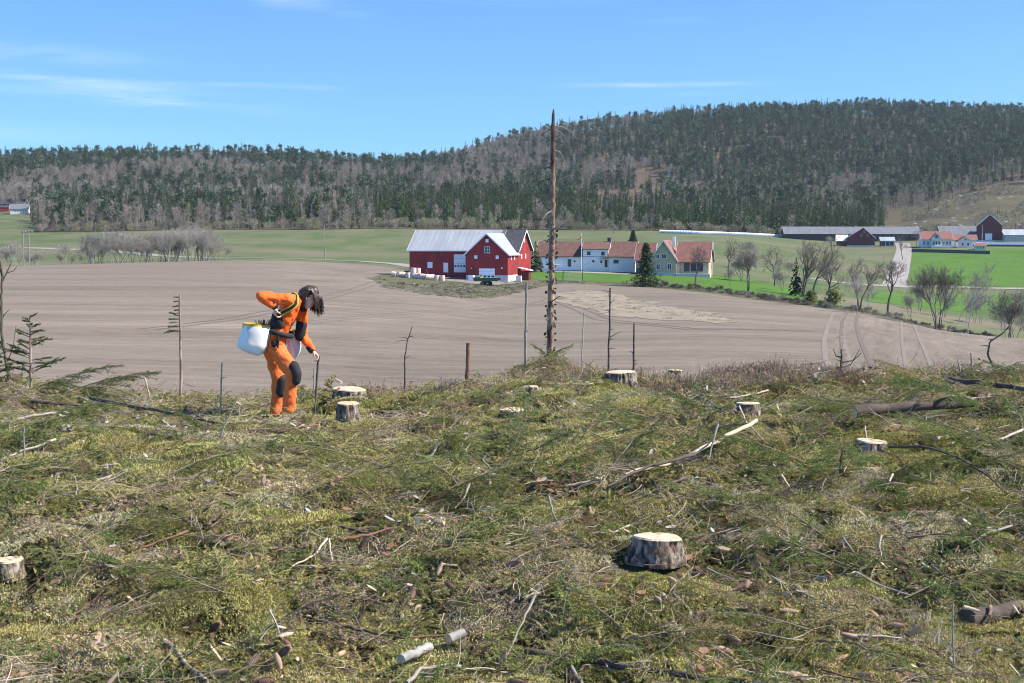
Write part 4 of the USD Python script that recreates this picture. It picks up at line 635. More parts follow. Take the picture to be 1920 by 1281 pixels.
# belt of grey leafless trees beyond the left field
kinds = []
for i in range(5):
    w, tw = bare_tree(60 + i, 9.0, spread=[.7, .8, .9, .75, .85][i], stems=[1, 2, 1, 3, 2][i], r=.09, gen=4, tw=.045, trunk=.10); p = f'/World/tree_kinds/grey_thicket_{i}'; UsdGeom.Xform.Define(stage, p); put('trunk', w, 'grey_bark' if i % 2 else 'birch_bark', p); put('crown', tw, 'grey_fine_twigs', p); kinds.append(p)
rng = np.random.default_rng(17)
for i in range(104):
    if i < 80: px = rng.uniform(165, 428); top = np.interp(px, [160, 200, 300, 370, 410, 430], [436, 431, 433, 415, 434, 462]) + rng.uniform(-5, 14); Y = rng.uniform(372, 425)
    elif i < 92: px = rng.uniform(-30, 45); top = rng.uniform(440, 468); Y = rng.uniform(352, 400)
    else: px = rng.uniform(60, 170); top = rng.uniform(452, 478); Y = rng.uniform(360, 400)
    b = on(px, Y); h = float(at(px, top, Y)[2] - b[2]); wh = 'in the thicket beyond the left field' if px > 165 else 'right of the pair of utility poles beyond the field' if px > 58 else 'at the left edge beside the pair of utility poles'; copy_of(kinds[i % 5], 'grey_tree', 'leafless grey tree ' + wh, 'tree', b, rng.uniform(0, 6.3), 'leafless grey trees ' + wh, h / 9.0)
rng = np.random.default_rng(18)
for i in range(30): px, Y = (rng.uniform(1590, 1930), rng.uniform(228, 330)) if i < 18 else (rng.uniform(1360, 1560), rng.uniform(300, 420)); copy_of(kinds[i % 5], 'grey_tree', 'slender pale leafless tree among the row of bare trees below the far farm', 'tree', on(px, Y), rng.uniform(0, 6.3), 'slender pale leafless trees below the far farm', rng.uniform(.5, .95))
# the dark garden spruce, the small pine, bushes
def dense_spruce(seed, h, w):
    rng = np.random.default_rng(seed); tr, fo = MB(), MB(); tr.tube([(0, 0, -1), (0, 0, h * .97)], [h * .016, .02], 7)
    for i in range(30):
        t = (i + .5) / 30; z = h * (.02 + .97 * t); R = w * (1 - t) ** .95 * rng.uniform(.62, 1.3) + .1; n = 8; a = rng.uniform(0, 6.3) + np.arange(n) / n * 6.283 + rng.normal(0, .3, n); r = R * rng.uniform(.6, 1.1, n); u = np.stack([np.cos(a), np.sin(a), np.zeros(n)], 1)
        for s in np.linspace(.15, 1, 7):
            m = 3; q = np.array([0, 0, z]) + np.repeat(u * (r * s)[:, None], m, 0) - [0, 0, 1] * np.repeat(.18 * r * s ** 1.5, m)[:, None] + rng.normal(0, .1, (n * m, 3)); kites(fo, q, q + np.repeat(u, m, 0) * .33 + rng.normal(0, .16, (n * m, 3)) - [0, 0, .16], .20, rng, .5)
    return tr, fo
def spruce_thing(name, label, px, Y, top, w, seed, m='conifer_needles'):
    b = on(px, Y); h = float(at(px, top, Y)[2] - b[2]); tr, fo = dense_spruce(seed, h, w); t = thing(name, label, 'spruce', b); put('trunk', tr, 'conifer_bark', t); put('crown', fo, m, t)
spruce_thing('garden_spruce', 'dark conical spruce on the lawn between the white and the yellow house', 1211, 293, 455, 3.7, 3)
spruce_thing('young_spruce', 'young dark spruce on the meadow behind the white house', 1187, 560, 432, 1.6, 4)
b = on(1492, 300); h = float(at(1492, 484, 300)[2] - b[2]); tr, fo = spruce(24, h, 2.0, 16, 6, 2); t = thing('small_pine', 'small dark pine leaning among the bare trees', 'pine', b); put('trunk', tr, 'dark_bark', t); put('crown', fo, 'conifer_needles', t)
b = on(1004, 345); tr, fo = spruce(23, 7.5, 2.6); t = thing('dark_bush', 'dark evergreen bush between the red barn and the white house', 'bush', b); put('stem', tr, 'conifer_bark', t); put('foliage', fo, 'conifer_needles', t)
bk = []
for i in range(4):
    w, tw = bare_tree(80 + i, 2.0, spread=1.3, stems=6, r=.03, gen=3, tw=.03, trunk=.15); p = f'/World/tree_kinds/bush_{i}'; UsdGeom.Xform.Define(stage, p); put('stem', w, 'grey_bark', p); put('foliage', tw, 'fine_twigs' if i % 2 else 'grey_fine_twigs', p); bk.append(p)
_, _, lf = bare(99, 2.6, 1.9, 40, 4, leaf=26, tw=.04, first=.03); p = '/World/tree_kinds/green_bush'; UsdGeom.Xform.Define(stage, p); put('foliage', lf, 'new_leaves', p)
copy_of(p, 'green_bush', 'yellow green bush at the foot of the big spreading tree', 'bush', on(1563, 246), 0, None, 1.1); copy_of(p, 'green_bush', 'small yellow bush on the field edge right of the garden spruce', 'bush', on(1294, 284), 1.0, None, .45); copy_of(p, 'green_bush', 'green grey bush left of the big spreading tree', 'bush', on(1520, 252), 2.0, None, .9)
for i in range(150):
    px = rng.uniform(1190, 1560) if i < 90 else (rng.uniform(700, 900) if i < 115 else rng.uniform(1580, 1900)); Y = np.interp(px, [700, 740, 800, 880, 900, 1190, 1250, 1330, 1400, 1500, 1582, 1640, 1760, 1900], [280, 262, 250, 245, 245, 296, 289, 278, 266, 253, 236, 230, 220, 200]) + rng.uniform(-1, 9)
    lab, grp = (('low bare shrub on the rough field edge below the houses', 'low shrubs on the field edge below the houses') if i < 90 else ('low bare shrub on the bank below the wrapped bales', 'low shrubs on the bank by the barn')) if i < 115 else ('low bare shrub at the foot of the trees on the right field edge', 'low shrubs on the right field edge')
    copy_of(bk[i % 4], 'low_shrub', lab, 'shrub', on(px, Y, -.05), rng.uniform(0, 6.3), grp, rng.uniform(.35, .75) * (1 if i < 90 or i >= 115 else .5))

# rough tussocks on the verge, the dry island and the bank
tk = []
for i in range(4):
    rng = np.random.default_rng(400 + i); mb = MB(); n = 70; b = rng.normal(0, .35, (n, 3)) * [1, 1, 0]; slivers(mb, b, b + unit(rng.normal(0, .5, (n, 3)) + [0, 0, 1]) * rng.uniform(.12, .34, n)[:, None], .05, rng); tk.append(kind_of_tree(f'tussock_{i}', [('blade', mb, ['straw_tuft', 'green_tuft', 'straw_tuft', 'brown_tuft'][i])]))
rng = np.random.default_rng(44); cx, cy, cw = [], [], []
for P_, n_, pr in ((ragged(world([(1052, 553), (1070, 546), (1110, 546), (1160, 556), (1240, 573), (1330, 590), (1380, 603), (1350, 607), (1270, 602), (1180, 597), (1110, 583), (1065, 567)], 100), 1.2), 130, [.6, .0, .4, .0]), (sg.Polygon(world([(692, 522), (720, 540), (800, 554), (880, 561), (960, 552), (1005, 540), (1000, 528), (950, 534), (860, 532), (740, 533)], 150)).buffer(0), 900, [.25, .3, .2, .25]), (sg.Polygon([arc(1000, 300), arc(1150, 300), arc(1250, 292), arc(1400, 270), arc(1582, 240), arc(1760, 222), arc(1920, 196), arc(1920, 215), arc(1700, 238), arc(1560, 252), arc(1240, 302), arc(1010, 308)]).buffer(0), 1500, [.3, .25, .2, .25]), (sg.Polygon([arc(150, 58), arc(560, 58), arc(600, 64), arc(430, 73), arc(200, 70)]), 260, [.4, .3, .2, .1])):
    b = P_.bounds; x = rng.uniform(b[0], b[2], 40 * n_); y = rng.uniform(b[1], b[3], 40 * n_); k = np.nonzero(shapely.contains_xy(P_, x, y))[0][:n_]; cx.append(x[k]); cy.append(y[k]); cw.append(rng.choice(4, len(k), p=pr))
cx, cy, cw = map(np.concatenate, (cx, cy, cw)); scatter('rough_grass', tk, np.stack([cx, cy, H(cx, cy) + .02], 1), rng.uniform(0, 6.3, len(cx)), rng.uniform(.5, 1.3, len(cx)), cw, 'tussocks of rough dry and green grass along the field edges', 'grass')
# ------------------------------------------------------------------ the clearing: ground, moss, slash
def near(px, row, lift=0.0):
    Y = np.concatenate([np.arange(4, 26, .02), np.arange(26, 46, .1)]); p = at(px, row, Y); k = np.nonzero(p[:, 2] - fg(p[:, 0], p[:, 1]) - lift < 0)[0]
    return p[k[0]] if len(k) else at(px, row, 22.0)
mat('clearing_floor', [(.03, .024, .016), (.055, .046, .024), (.085, .078, .032), (.11, .095, .05)], scale=2.2, world=True, detail=10, rough=1, spec=.05, bump=.8, bscale=25, bdist=.03, mixcol=(.06, .042, .028), mscale=1.3, mlo=.5, mhi=.62)
_fy = np.concatenate([np.linspace(-5, 6.4, 24), np.arange(6.5, 22, .045), np.arange(22, 30, .12), np.arange(30, 47.2, .5)])
_fv, _ff = grid_mesh(np.linspace(-1, 1, 500), _fy, lambda y: 4.0 + .52 * np.clip(y, 0, 99), lambda x, y: fg(x, y) + .035 * hnoise(x, y, 14, 41) + .02 * hnoise(x, y, 31, 42))
put('clearing_ground', (_fv, _ff), 'clearing_floor', smooth=True, kind='structure', label='ground of the felled clearing under moss and slash')
mat('moss', [(.26, .245, .07), (.36, .33, .11), (.45, .41, .17), (.52, .48, .26)], scale=1.6, world=True, detail=6, rough=.95, spec=.1, trans=.2, rand=.25, hrand=.02)
mat('pale_moss', [(.38, .34, .18), (.50, .45, .27), (.58, .53, .35)], scale=2.5, world=True, detail=6, rough=.95, spec=.1, trans=.2, rand=.25, hrand=.015)
mat('slash_green', [(.11, .145, .036), (.175, .215, .058), (.26, .285, .095)], scale=.8, world=True, detail=6, rough=.75, spec=.25, trans=.15, rand=.35, hrand=.03)
mat('slash_olive', [(.27, .24, .088), (.36, .32, .125), (.45, .40, .18)], scale=.8, world=True, detail=6, rough=.8, spec=.2, trans=.15, rand=.35, hrand=.025)
mat('slash_brown', [(.27, .20, .13), (.37, .285, .19), (.47, .38, .27)], scale=.9, world=True, rough=.9, spec=.1, rand=.35, hrand=.015)
mat('twig_bark', [(.10, .078, .05), (.16, .13, .085), (.22, .185, .13)], scale=6, rough=.9, rand=.3)
mat('grey_stick', [(.17, .15, .125), (.27, .24, .205), (.38, .345, .30)], scale=5, stretch=(1, 1, 1), rough=.9, rand=.3, bump=.3)
mat('pale_stick', [(.28, .22, .15), (.42, .345, .245), (.54, .46, .35)], scale=5, rough=.85, rand=.2)
mat('dark_stick', [(.045, .036, .03), (.085, .068, .056), (.14, .115, .095)], scale=5, rough=.95, bump=.4)
mat('red_brown_stick', [(.12, .062, .038), (.20, .11, .068), (.27, .17, .11)], scale=5, rough=.9, bump=.4)
mat('tan_bark', [(.26, .17, .12), (.38, .27, .20), (.46, .36, .28)], scale=4, rough=.9, bump=.5, bdist=.01, mixcol=(.15, .10, .08), mscale=3)
mat('lichen', [(.24, .26, .235), (.36, .38, .35)], scale=8, rough=.95, bump=.5)
mat('stump_bark', [(.38, (.035, .027, .021)), (.46, (.11, .085, .066)), (.53, (.22, .18, .145)), (.62, (.38, .33, .28))], scale=22, stretch=(1, 1, .5), detail=8, rough=.95, bump=.9, bscale=16, bdist=.03, mixcol=(.19, .10, .06), mscale=5, mlo=.6, mhi=.7)
def cut_mat(name, c0, c1, c2):
    n = {'tc': ('texture_coordinate', {}), 'sep': ('separate_xyz', {}), 'cm': ('combine_xyz', {'z': 0.0}), 'ln': ('vector_math', {'math_type': 'length'}), 'nz': ('noise_texture', {'scale': 7.0, 'detail': 3.0}), 'ad': ('math', {'math_type': 'multiply_add', 'value2': .035}), 'sn': ('math', {'math_type': 'multiply', 'value2': 300.0}), 'si': ('math', {'math_type': 'sine'}), 'mr': ('map_range', {'from_min': -1.0, 'from_max': 1.0, 'to_min': 0.0, 'to_max': 1.0}),
         'n2': ('noise_texture', {'scale': 5.0, 'detail': 6.0}), 'r1': ('rgb_ramp', {'ramp': [(.3, c0), (.5, c1), (.7, c2)]}), 'mx': ('mix', {'mix_type': 'multiply', 'color2': (.74, .66, .55)}), 'mf': ('math', {'math_type': 'multiply', 'value2': .7}), 'p': ('principled_bsdf', {'roughness': .75, 'specular_ior_level': .2})}
    L = [('tc.object', 'sep.vector'), ('sep.x', 'cm.x'), ('sep.y', 'cm.y'), ('cm.vector', 'ln.vector1'), ('tc.object', 'nz.vector'), ('nz.fac', 'ad.value1'), ('ln.value', 'ad.value3'), ('ad.value', 'sn.value1'), ('sn.value', 'si.value1'), ('si.value', 'mr.value'), ('mr.result', 'mf.value1'), ('mf.value', 'mx.fac'), ('tc.object', 'n2.vector'), ('n2.fac', 'r1.fac'), ('r1.color', 'mx.color1'), ('mx.color', 'p.base_color')]
    MAT[name] = usdkit.material(stage, '/World/Looks/' + name, n, L, surface='p.BSDF')
cut_mat('fresh_cut', (.52, .40, .27), (.63, .51, .37), (.72, .62, .49))
mat('heather_brown', [(.12, .075, .055), (.19, .13, .095), (.26, .19, .145)], scale=2, rough=.95, rand=.3)
mat('sapling_needles', [(.05, .07, .026), (.08, .105, .04), (.12, .14, .06)], scale=1, rough=.8, spec=.2, trans=.15)
mat('slash_yellow', [(.33, .29, .09), (.44, .39, .14), (.52, .46, .20)], scale=.8, world=True, rough=.8, spec=.2, trans=.15, rand=.3, hrand=.02)
def needled(mb, a, b, rng, step=.006, ln=.015, w=.0034, droop=0.0, both=2):
    """needles all round a shoot from a to b"""
    L = np.linalg.norm(b - a); n = max(3, int(L / step)) * both; s = rng.uniform(0, 1, n)[:, None]; p = a + (b - a) * s; d = unit(b - a); q = rng.normal(size=(n, 3)); q -= (q @ d)[:, None] * d; q = unit(q)
    slivers(mb, p, p + (q * .85 + d * rng.uniform(.35, .9, n)[:, None] - [0, 0, droop]) * ln * rng.uniform(.75, 1.15, n)[:, None], w, rng)
def bough(seed, L, side=22, dens=1.0, bald=0.0, w=.0046):
    """cut spruce bough lying along +x: brown stem, side shoots in a flat spray, needles on all but the thick end"""
    rng = np.random.default_rng(seed); st, nd = MB(), MB(); n = 7; x = np.linspace(0, L, n); stem = np.stack([x, rng.normal(0, .035, n).cumsum() * L, .015 + .07 * L * np.sin(x / L * 2.6) - .015 * x / L], 1)
    st.tube(stem, np.linspace(.0035 + .005 * L, .0016, n), 5); at_ = lambda t: np.array([np.interp(t * L, x, stem[:, k]) for k in range(3)])
    for k in range(side):
        t = .16 + .82 * (k + rng.uniform(0, .8)) / side; p = at_(t); s = 1 if k % 2 else -1; ll = L * .46 * (1.05 - t) ** .75 * rng.uniform(.25, 1.25); a = rng.uniform(.45, 1.35); d = unit([math.cos(a), s * math.sin(a), rng.normal(-.04, .16)]); e = p + d * ll - [0, 0, .15 * ll]
        st.tube([p, p + d * ll * .5, e], [.0024, .0018, .001], 3, False)
        if rng.uniform() < bald: continue
        needled(nd, p + (e - p) * .12, e, rng, .0062 / dens, w=w)
        for j in range(max(1, int(ll / .045))):
            u = rng.uniform(.25, .95); q = p + (e - p) * u; s2 = 1 if j % 2 else -1; l2 = ll * .42 * (1.1 - u) * rng.uniform(.6, 1.2) + .02; a2 = math.atan2(d[1], d[0]) + s2 * rng.uniform(.6, 1.0); d2 = unit([math.cos(a2), math.sin(a2), rng.normal(-.05, .2)]); needled(nd, q, q + d2 * l2 - [0, 0, .1 * l2], rng, .0072 / dens, w=w)
    needled(nd, at_(.15), at_(.45), rng, .008 / dens, w=w); needled(nd, at_(.45), at_(.75), rng, .006 / dens, w=w); needled(nd, at_(.75), at_(1.0), rng, .006 / dens, w=w)
    return st, nd
def litter_kind(name, parts): return kind_of_tree(name, parts)
BG, BO, BB, TW, MO, GR = [], [], [], [], [], []
for i in range(7): s, n = bough(200 + i, [.42, .6, .34, .72, .5, .28, .65][i], [22, 28, 18, 32, 24, 16, 30][i], 1.25); BG.append(litter_kind(f'green_bough_{i}', [('stem', s, 'twig_bark'), ('needles', n, 'slash_green')]))
for i in range(5): s, n = bough(220 + i, [.45, .34, .6, .4, .52][i], [22, 18, 26, 20, 24][i], 1.15); BO.append(litter_kind(f'olive_bough_{i}', [('stem', s, 'twig_bark'), ('needles', n, 'slash_olive')]))
for i in range(4): s, n = bough(240 + i, [.45, .34, .55, .32][i], [20, 18, 24, 16][i], .9, .15); BB.append(litter_kind(f'brown_bough_{i}', [('stem', s, 'twig_bark'), ('needles', n, 'slash_brown')]))
for i in range(8):
    rng = np.random.default_rng(260 + i); mb = MB()
    for k in range(9):
        L = rng.uniform(.06, .32); a = rng.uniform(0, 6.3); o = rng.normal(0, .16, 3) * [1, 1, .10]; n = 4; p = [o + np.array([0, 0, rng.uniform(0, .04)])]; d = np.array([math.cos(a), math.sin(a), rng.normal(.04, .12)])
        for j in range(n): p.append(p[-1] + d * L / n); d = unit(d + rng.normal(0, .12, 3))
        mb.tube(p, np.linspace(.0028, .001, n + 1) * rng.uniform(.5, 1.4), 4, False)
        if rng.uniform() < .5: q = p[2]; mb.tube([q, q + rng.normal(0, .05, 3) + [0, 0, .02]], [.002, .001], 3, False)
    TW.append(litter_kind(f'twigs_{i}', [('twig', mb, ['grey_stick', 'twig_bark', 'red_brown_stick', 'grey_stick', 'pale_stick', 'twig_bark', 'grey_stick', 'dark_stick'][i])]))
for i in range(4):
    rng = np.random.default_rng(280 + i); mb = MB(); n = 1500; r = .2 * np.sqrt(rng.uniform(0, 1, n)); a = rng.uniform(0, 6.3, n); b = np.stack([r * np.cos(a), r * np.sin(a), .045 * np.exp(-(r / .13) ** 2) - .01], 1); d = unit(rng.normal(0, .55, (n, 3)) + [0, 0, .9]); kites(mb, b, b + d * rng.uniform(.008, .022, n)[:, None], .0055, rng); MO.append(litter_kind(f'moss_{i}', [('leaf', mb, 'moss' if i < 2 else 'pale_moss')]))
for i in range(3):
    rng = np.random.default_rng(290 + i); mb = MB()
    for k in range(26): a = rng.uniform(0, 6.3); o = rng.normal(0, .07, 3) * [1, 1, 0]; L = rng.uniform(.08, .24); d = unit([math.cos(a), math.sin(a), 1.3]); e = unit(d + [math.cos(a) * .7, math.sin(a) * .7, -.4]); r = unit(np.cross(d, [0, 0, 1])) * .0022; mb.add([o - r, o + r, o + d * L * .6 + r, o + d * L * .6 - r, o + d * L * .6 + e * L * .4], [[0, 1, 2], [0, 2, 3], [3, 2, 4]])
    GR.append(litter_kind(f'dry_grass_{i}', [('blade', mb, 'pale_stick' if i else 'slash_brown')]))
SH_ = []
for i in range(9):
    rng = np.random.default_rng(310 + i); nd = MB()
    for k in range(9): a = rng.uniform(0, 6.3); o = rng.normal(0, .07, 3) * [1, 1, .15] + [0, 0, .01]; L = rng.uniform(.05, .14); d = unit([math.cos(a), math.sin(a), rng.uniform(.05, .75)]); needled(nd, o, o + d * L + [0, 0, -.02], rng, .0028, .017, .0042)
    SH_.append(litter_kind(f'needle_tuft_{i}', [('needles', nd, ['slash_green', 'slash_green', 'slash_olive', 'slash_green', 'slash_yellow', 'slash_green', 'slash_olive', 'slash_brown', 'slash_green'][i])]))
def fg_points(rng, n, y0=7.0, y1=25.0):
    Y = np.sqrt(rng.uniform(y0 ** 2, y1 ** 2, n)); px = rng.uniform(-220, 2140, n); X = (px - PCX) / FPX * Y; e = .12; nx = -(fg(X + e, Y) - fg(X - e, Y)) / (2 * e); ny = -(fg(X, Y + e) - fg(X, Y - e)) / (2 * e)
    return X, Y, px, np.stack([nx, ny, np.ones(n)], 1)
def mossy(X, Y, px):
    """where moss shows through the slash, roughly as in the place"""
    row = HORIZON + FPX * (CZ - fg(X, Y)) / Y; g = lambda a, b, sa, sb: np.exp(-((px - a) / sa) ** 2 - ((row - b) / sb) ** 2)
    return np.clip(g(90, 1200, 260, 90) + g(1640, 985, 220, 45) + 1.2 * g(1150, 765, 110, 35) + .8 * g(330, 850, 190, 45) + .7 * g(1850, 1230, 160, 60) + .6 * g(700, 790, 90, 20) + .5 * g(480, 1250, 160, 40) + .35 * g(1250, 740, 400, 25) + .6 * hnoise(X, Y, 1.1, 51) + .25 * hnoise(X, Y, 2.7, 52), 0, 1), row
# ------------------------------------------------------------------ stumps
CLEAR = []; FEET = near(505, 783)
def stump(label, px, top, width, base, seed, Yc=None, flare=1.18, slope=.05, rise=.10):
    rng = np.random.default_rng(seed)
    if Yc is None: f = near(px, base, .05); Yc = f[1] + width * mpp(f[1]) / 2
    r = width * mpp(Yc) / 2; c = at(px, base, Yc); c[2] = fg(c[0], Yc) ; h = max(float(at(px, top, Yc)[2] - c[2]), rise); CLEAR.append((c[0], Yc, r)); t = thing('tree_stump', label, 'tree stump', c, rng.uniform(0, 6.3))
    n, mz = 88, 22; a = np.arange(n) / n * 2 * PI; zz = np.linspace(-.25, 1, mz); P = np.zeros((mz, n, 3)); lob = 1 + .05 * np.sin(3 * a + seed) + .03 * np.sin(5 * a + 2 * seed)
    for i, z in enumerate(zz):
        q = max(z, 0); fl = 1 + (flare - 1) * (1 - q) ** 2.2 * (1 + .5 * np.sin(4 * a + seed)); rr = r * lob * fl; p = np.stack([np.cos(a) * 3.2, np.sin(a) * 3.2, np.full(n, z * h / r * .8)], 1); ridge = meshkit.noise(p * [2.6, 2.6, .9] + seed) - .5; fine = meshkit.noise(p * [6, 6, 3] + 7 * seed) - .5
        rr = rr + r * (.13 * ridge + .12 * fine) * (1 if i < mz - 1 else .3); P[i] = np.stack([rr * np.cos(a), rr * np.sin(a), z * h + (slope * rr * np.cos(a - 1.0) if i > mz - 4 else 0) + (0 if i < mz - 1 else 0) + 0 * a], 1)
    i = np.arange(mz - 1)[:, None] * n + np.arange(n); j = np.arange(mz - 1)[:, None] * n + (np.arange(n) + 1) % n; f = np.concatenate([np.stack([i, j, j + n], -1).reshape(-1, 3), np.stack([i, j + n, i + n], -1).reshape(-1, 3)])
    put('bark', (P.reshape(-1, 3), f), 'stump_bark', t, smooth=50)
    top_ = P[-1]; cen = top_.mean(0); mid = cen + (top_ - cen) * .93; mid[:, 2] += .012; inner = cen + (top_ - cen) * .5; inner[:, 2] += .012 + .004 * np.sin(5 * a); v = np.vstack([top_ - [0, 0, .002], mid, inner, cen + [0, 0, .012]]); k = np.arange(n); l = (k + 1) % n
    put('cut_face', (v, np.concatenate([np.stack([k, l, l + n], 1), np.stack([k, l + n, k + n], 1), np.stack([k + n, l + n, l + 2 * n], 1), np.stack([k + n, l + 2 * n, k + 2 * n], 1), np.stack([k + 2 * n, l + 2 * n, np.full(n, 3 * n)], 1)])), 'fresh_cut', t)
    return t
stump('wide fresh cut stump with grey flaky bark low on the right of the clearing', 1233, 1008, 92, 1060, 1, slope=.06)
s2 = stump('thick stump directly behind the shorter front one beside the person', 655, 730, 62, 757, 2, Yc=17.4)
put('wood_splinter', MB().tube([(.12, .1, .30), (.26, .17, .325), (.36, .2, .33)], [.02, .012, .004], 5), 'fresh_cut', s2)
stump('tall narrow stump with an orange knot in front of the thicker stump', 652, 757, 42, 792, 3, slope=.02)
stump('low stump half sunk in moss in the middle of the clearing', 960, 771, 46, 784, 4)
stump('broad stump standing on the mossy mound near the tall dead trunk', 1162, 712, 56, 748, 5, Yc=17.9, rise=.16)
stump('small stump beyond the crest right of the mossy mound', 1265, 702, 27, 724, 6, Yc=20.8, flare=1.05, rise=.30)
stump('grey stump at the upper end of the long pale branch', 1401, 757, 44, 782, 7)
stump('low wide stump with a bright oval cut face among green boughs', 1634, 832, 58, 848, 8, slope=.08)
stump('stump cut off by the left picture edge', 17, 1056, 54, 1088, 9)
stump('barely visible pale cut stump on the right crest', 1690, 711, 44, 717, 10, Yc=19.6)
stump('tiny dark weathered stump below the tall dead trunk', 1000, 726, 18, 738, 11)
def clear(X, Y, pad=.10):
    """False where a stump stands, or right in front of one"""
    k = np.ones(len(X), bool)
    for x, y, r in CLEAR: k &= ((X - x) / (r + pad)) ** 2 + ((Y - y + r * .6 + .05 * max(y - 12, 0)) / (r * 1.8 + pad * 1.6 + .11 * max(y - 12, 0))) ** 2 > 1
    return k & ((X - FEET[0]) ** 2 / .20 + (Y - FEET[1] + .4) ** 2 / 1.0 > 1)
rng = np.random.default_rng(33)
X, Y, px, N = fg_points(rng, 6800); m, row = mossy(X, Y, px); crest = np.exp(-((Y - 20) / 3.5) ** 2); keep = rng.uniform(size=len(X)) < (1 - .75 * m) * (1 - .25 * crest); keep &= clear(X, Y, .22); X, Y, px, N, m, crest = (a[keep] for a in (X, Y, px, N, m, crest))
k = len(BG) + len(BO) + len(BB); tone = hnoise(X, Y, .8, 53) + .5 * hnoise(X, Y, 2.2, 54) + rng.normal(0, .16, len(X)) + .36 * crest
w = np.where(tone < .05, rng.integers(0, 7, len(X)), np.where(tone < .34, rng.integers(7, 12, len(X)), rng.integers(12, 16, len(X))))
scatter('spruce_slash', BG + BO + BB, np.stack([X, Y, fg(X, Y) + rng.uniform(-.02, .045, len(X))], 1), rng.uniform(0, 2 * PI, len(X)), rng.uniform(.6, 1.2, len(X)), w, 'cut spruce twigs and needles covering the clearing', 'slash', tilt=unit(N) + rng.normal(0, .14, N.shape))
X, Y, px, N = fg_points(rng, 9000); keep = clear(X, Y, .06); X, Y, N = X[keep], Y[keep], N[keep]; tone = hnoise(X, Y, .7, 57) + .6 * hnoise(X, Y, 1.9, 58)
w = np.where(tone < .03, rng.choice([0, 1, 3, 2, 6], len(X)), np.where(tone < .25, rng.choice([2, 6, 4, 0, 4], len(X)), rng.choice([7, 6, 7, 4], len(X))))
scatter('needle_tufts', SH_, np.stack([X, Y, fg(X, Y) + rng.uniform(.0, .05, len(X))], 1), rng.uniform(0, 6.3, len(X)), rng.uniform(.7, 1.4, len(X)), w, 'short green needled shoots bristling from the slash', 'slash', tilt=unit(N) + rng.normal(0, .3, N.shape))
X, Y, px, N = fg_points(rng, 5200); m, row = mossy(X, Y, px); keep = rng.uniform(size=len(X)) < .35 + m; X, Y, N, m = X[keep], Y[keep], N[keep], m[keep]
scatter('moss', MO, np.stack([X, Y, fg(X, Y) + rng.uniform(.01, .05, len(X))], 1), rng.uniform(0, 6.3, len(X)), rng.uniform(.7, 1.5, len(X)), np.where(hnoise(X, Y, 1.6, 55) + .3 * m + rng.normal(0, .12, len(X)) > .17, rng.integers(2, 4, len(X)), rng.integers(0, 2, len(X))), 'cushions of yellow green moss between the slash', 'moss', tilt=unit(N))
X, Y, px, N = fg_points(rng, 3200); keep = clear(X, Y, .25); X, Y, N = X[keep], Y[keep], N[keep]
scatter('dead_twigs', TW, np.stack([X, Y, fg(X, Y) + rng.uniform(.03, .085, len(X))], 1), rng.uniform(0, 6.3, len(X)), rng.uniform(.6, 1.25, len(X)), rng.choice(8, len(X), p=[.14, .14, .12, .14, .18, .12, .12, .04]), 'thin dry twigs strewn over the slash', 'twigs', tilt=unit(N) + rng.normal(0, .12, N.shape))
BL = []
for i in range(6):
    r2 = np.random.default_rng(350 + i); mb = MB()
    for k in range(8): o = r2.normal(0, .13, 3) * [1, 1, .12] + [0, 0, .03]; a = r2.uniform(0, 6.3); d = np.array([math.cos(a), math.sin(a), r2.normal(0, .3)]) * r2.uniform(.02, .055); e = np.array([-math.sin(a), math.cos(a), r2.normal(0, .4)]) * r2.uniform(.006, .02); z = np.array([0, 0, .004]); mb.prism([o - d, o - d * .3 + e, o + d + e * .4, o + d * .8 - e, o - d * .5 - e], z)
    BL.append(litter_kind(f'bark_litter_{i}', [('flake', mb, ['red_brown_stick', 'tan_bark', 'pale_stick', 'grey_stick', 'red_brown_stick', 'lichen'][i])]))
X, Y, px, N = fg_points(rng, 1500); keep = clear(X, Y, .1); X, Y, N = X[keep], Y[keep], N[keep]
scatter('bark_litter', BL, np.stack([X, Y, fg(X, Y) + rng.uniform(.0, .05, len(X))], 1), rng.uniform(0, 6.3, len(X)), rng.uniform(.5, 1.1, len(X)), rng.choice(6, len(X), p=[.30, .14, .12, .24, .17, .03]), 'small flakes of bark and wood scattered through the slash', 'bark', tilt=unit(N) + rng.normal(0, .2, N.shape))
HE = []
for i in range(3):
    r2 = np.random.default_rng(330 + i); mb = MB(); n = 60; b = r2.normal(0, .10, (n, 3)) * [1, 1, 0]; e = b + unit(r2.normal(0, .45, (n, 3)) + [0, 0, 1]) * r2.uniform(.08, .26, n)[:, None]; slivers(mb, b, e, .006, r2); q = b + (e - b) * r2.uniform(.4, 1, n)[:, None]; slivers(mb, q, q + unit(r2.normal(0, .8, (n, 3)) + [0, 0, .6]) * .06, .006, r2); HE.append(litter_kind(f'heather_{i}', [('sprig', mb, ['heather_brown', 'slash_brown', 'heather_brown'][i])]))
Y = rng.uniform(17.5, 22.5, 1100); px = np.concatenate([rng.normal(1380, 130, 600), rng.uniform(650, 1900, 500)]); X = (px - PCX) / FPX * Y; keep = clear(X, Y, .1); X, Y = X[keep], Y[keep]
scatter('heather', HE, np.stack([X, Y, fg(X, Y)], 1), rng.uniform(0, 6.3, len(X)), rng.uniform(.6, 1.2, len(X)), rng.integers(0, 3, len(X)), 'brown heather and bilberry stems along the crest', 'heather')
X, Y, px, N = fg_points(rng, 1100); keep = rng.uniform(size=len(X)) < .35 + .6 * np.exp(-((Y - 20) / 3) ** 2); X, Y = X[keep], Y[keep]
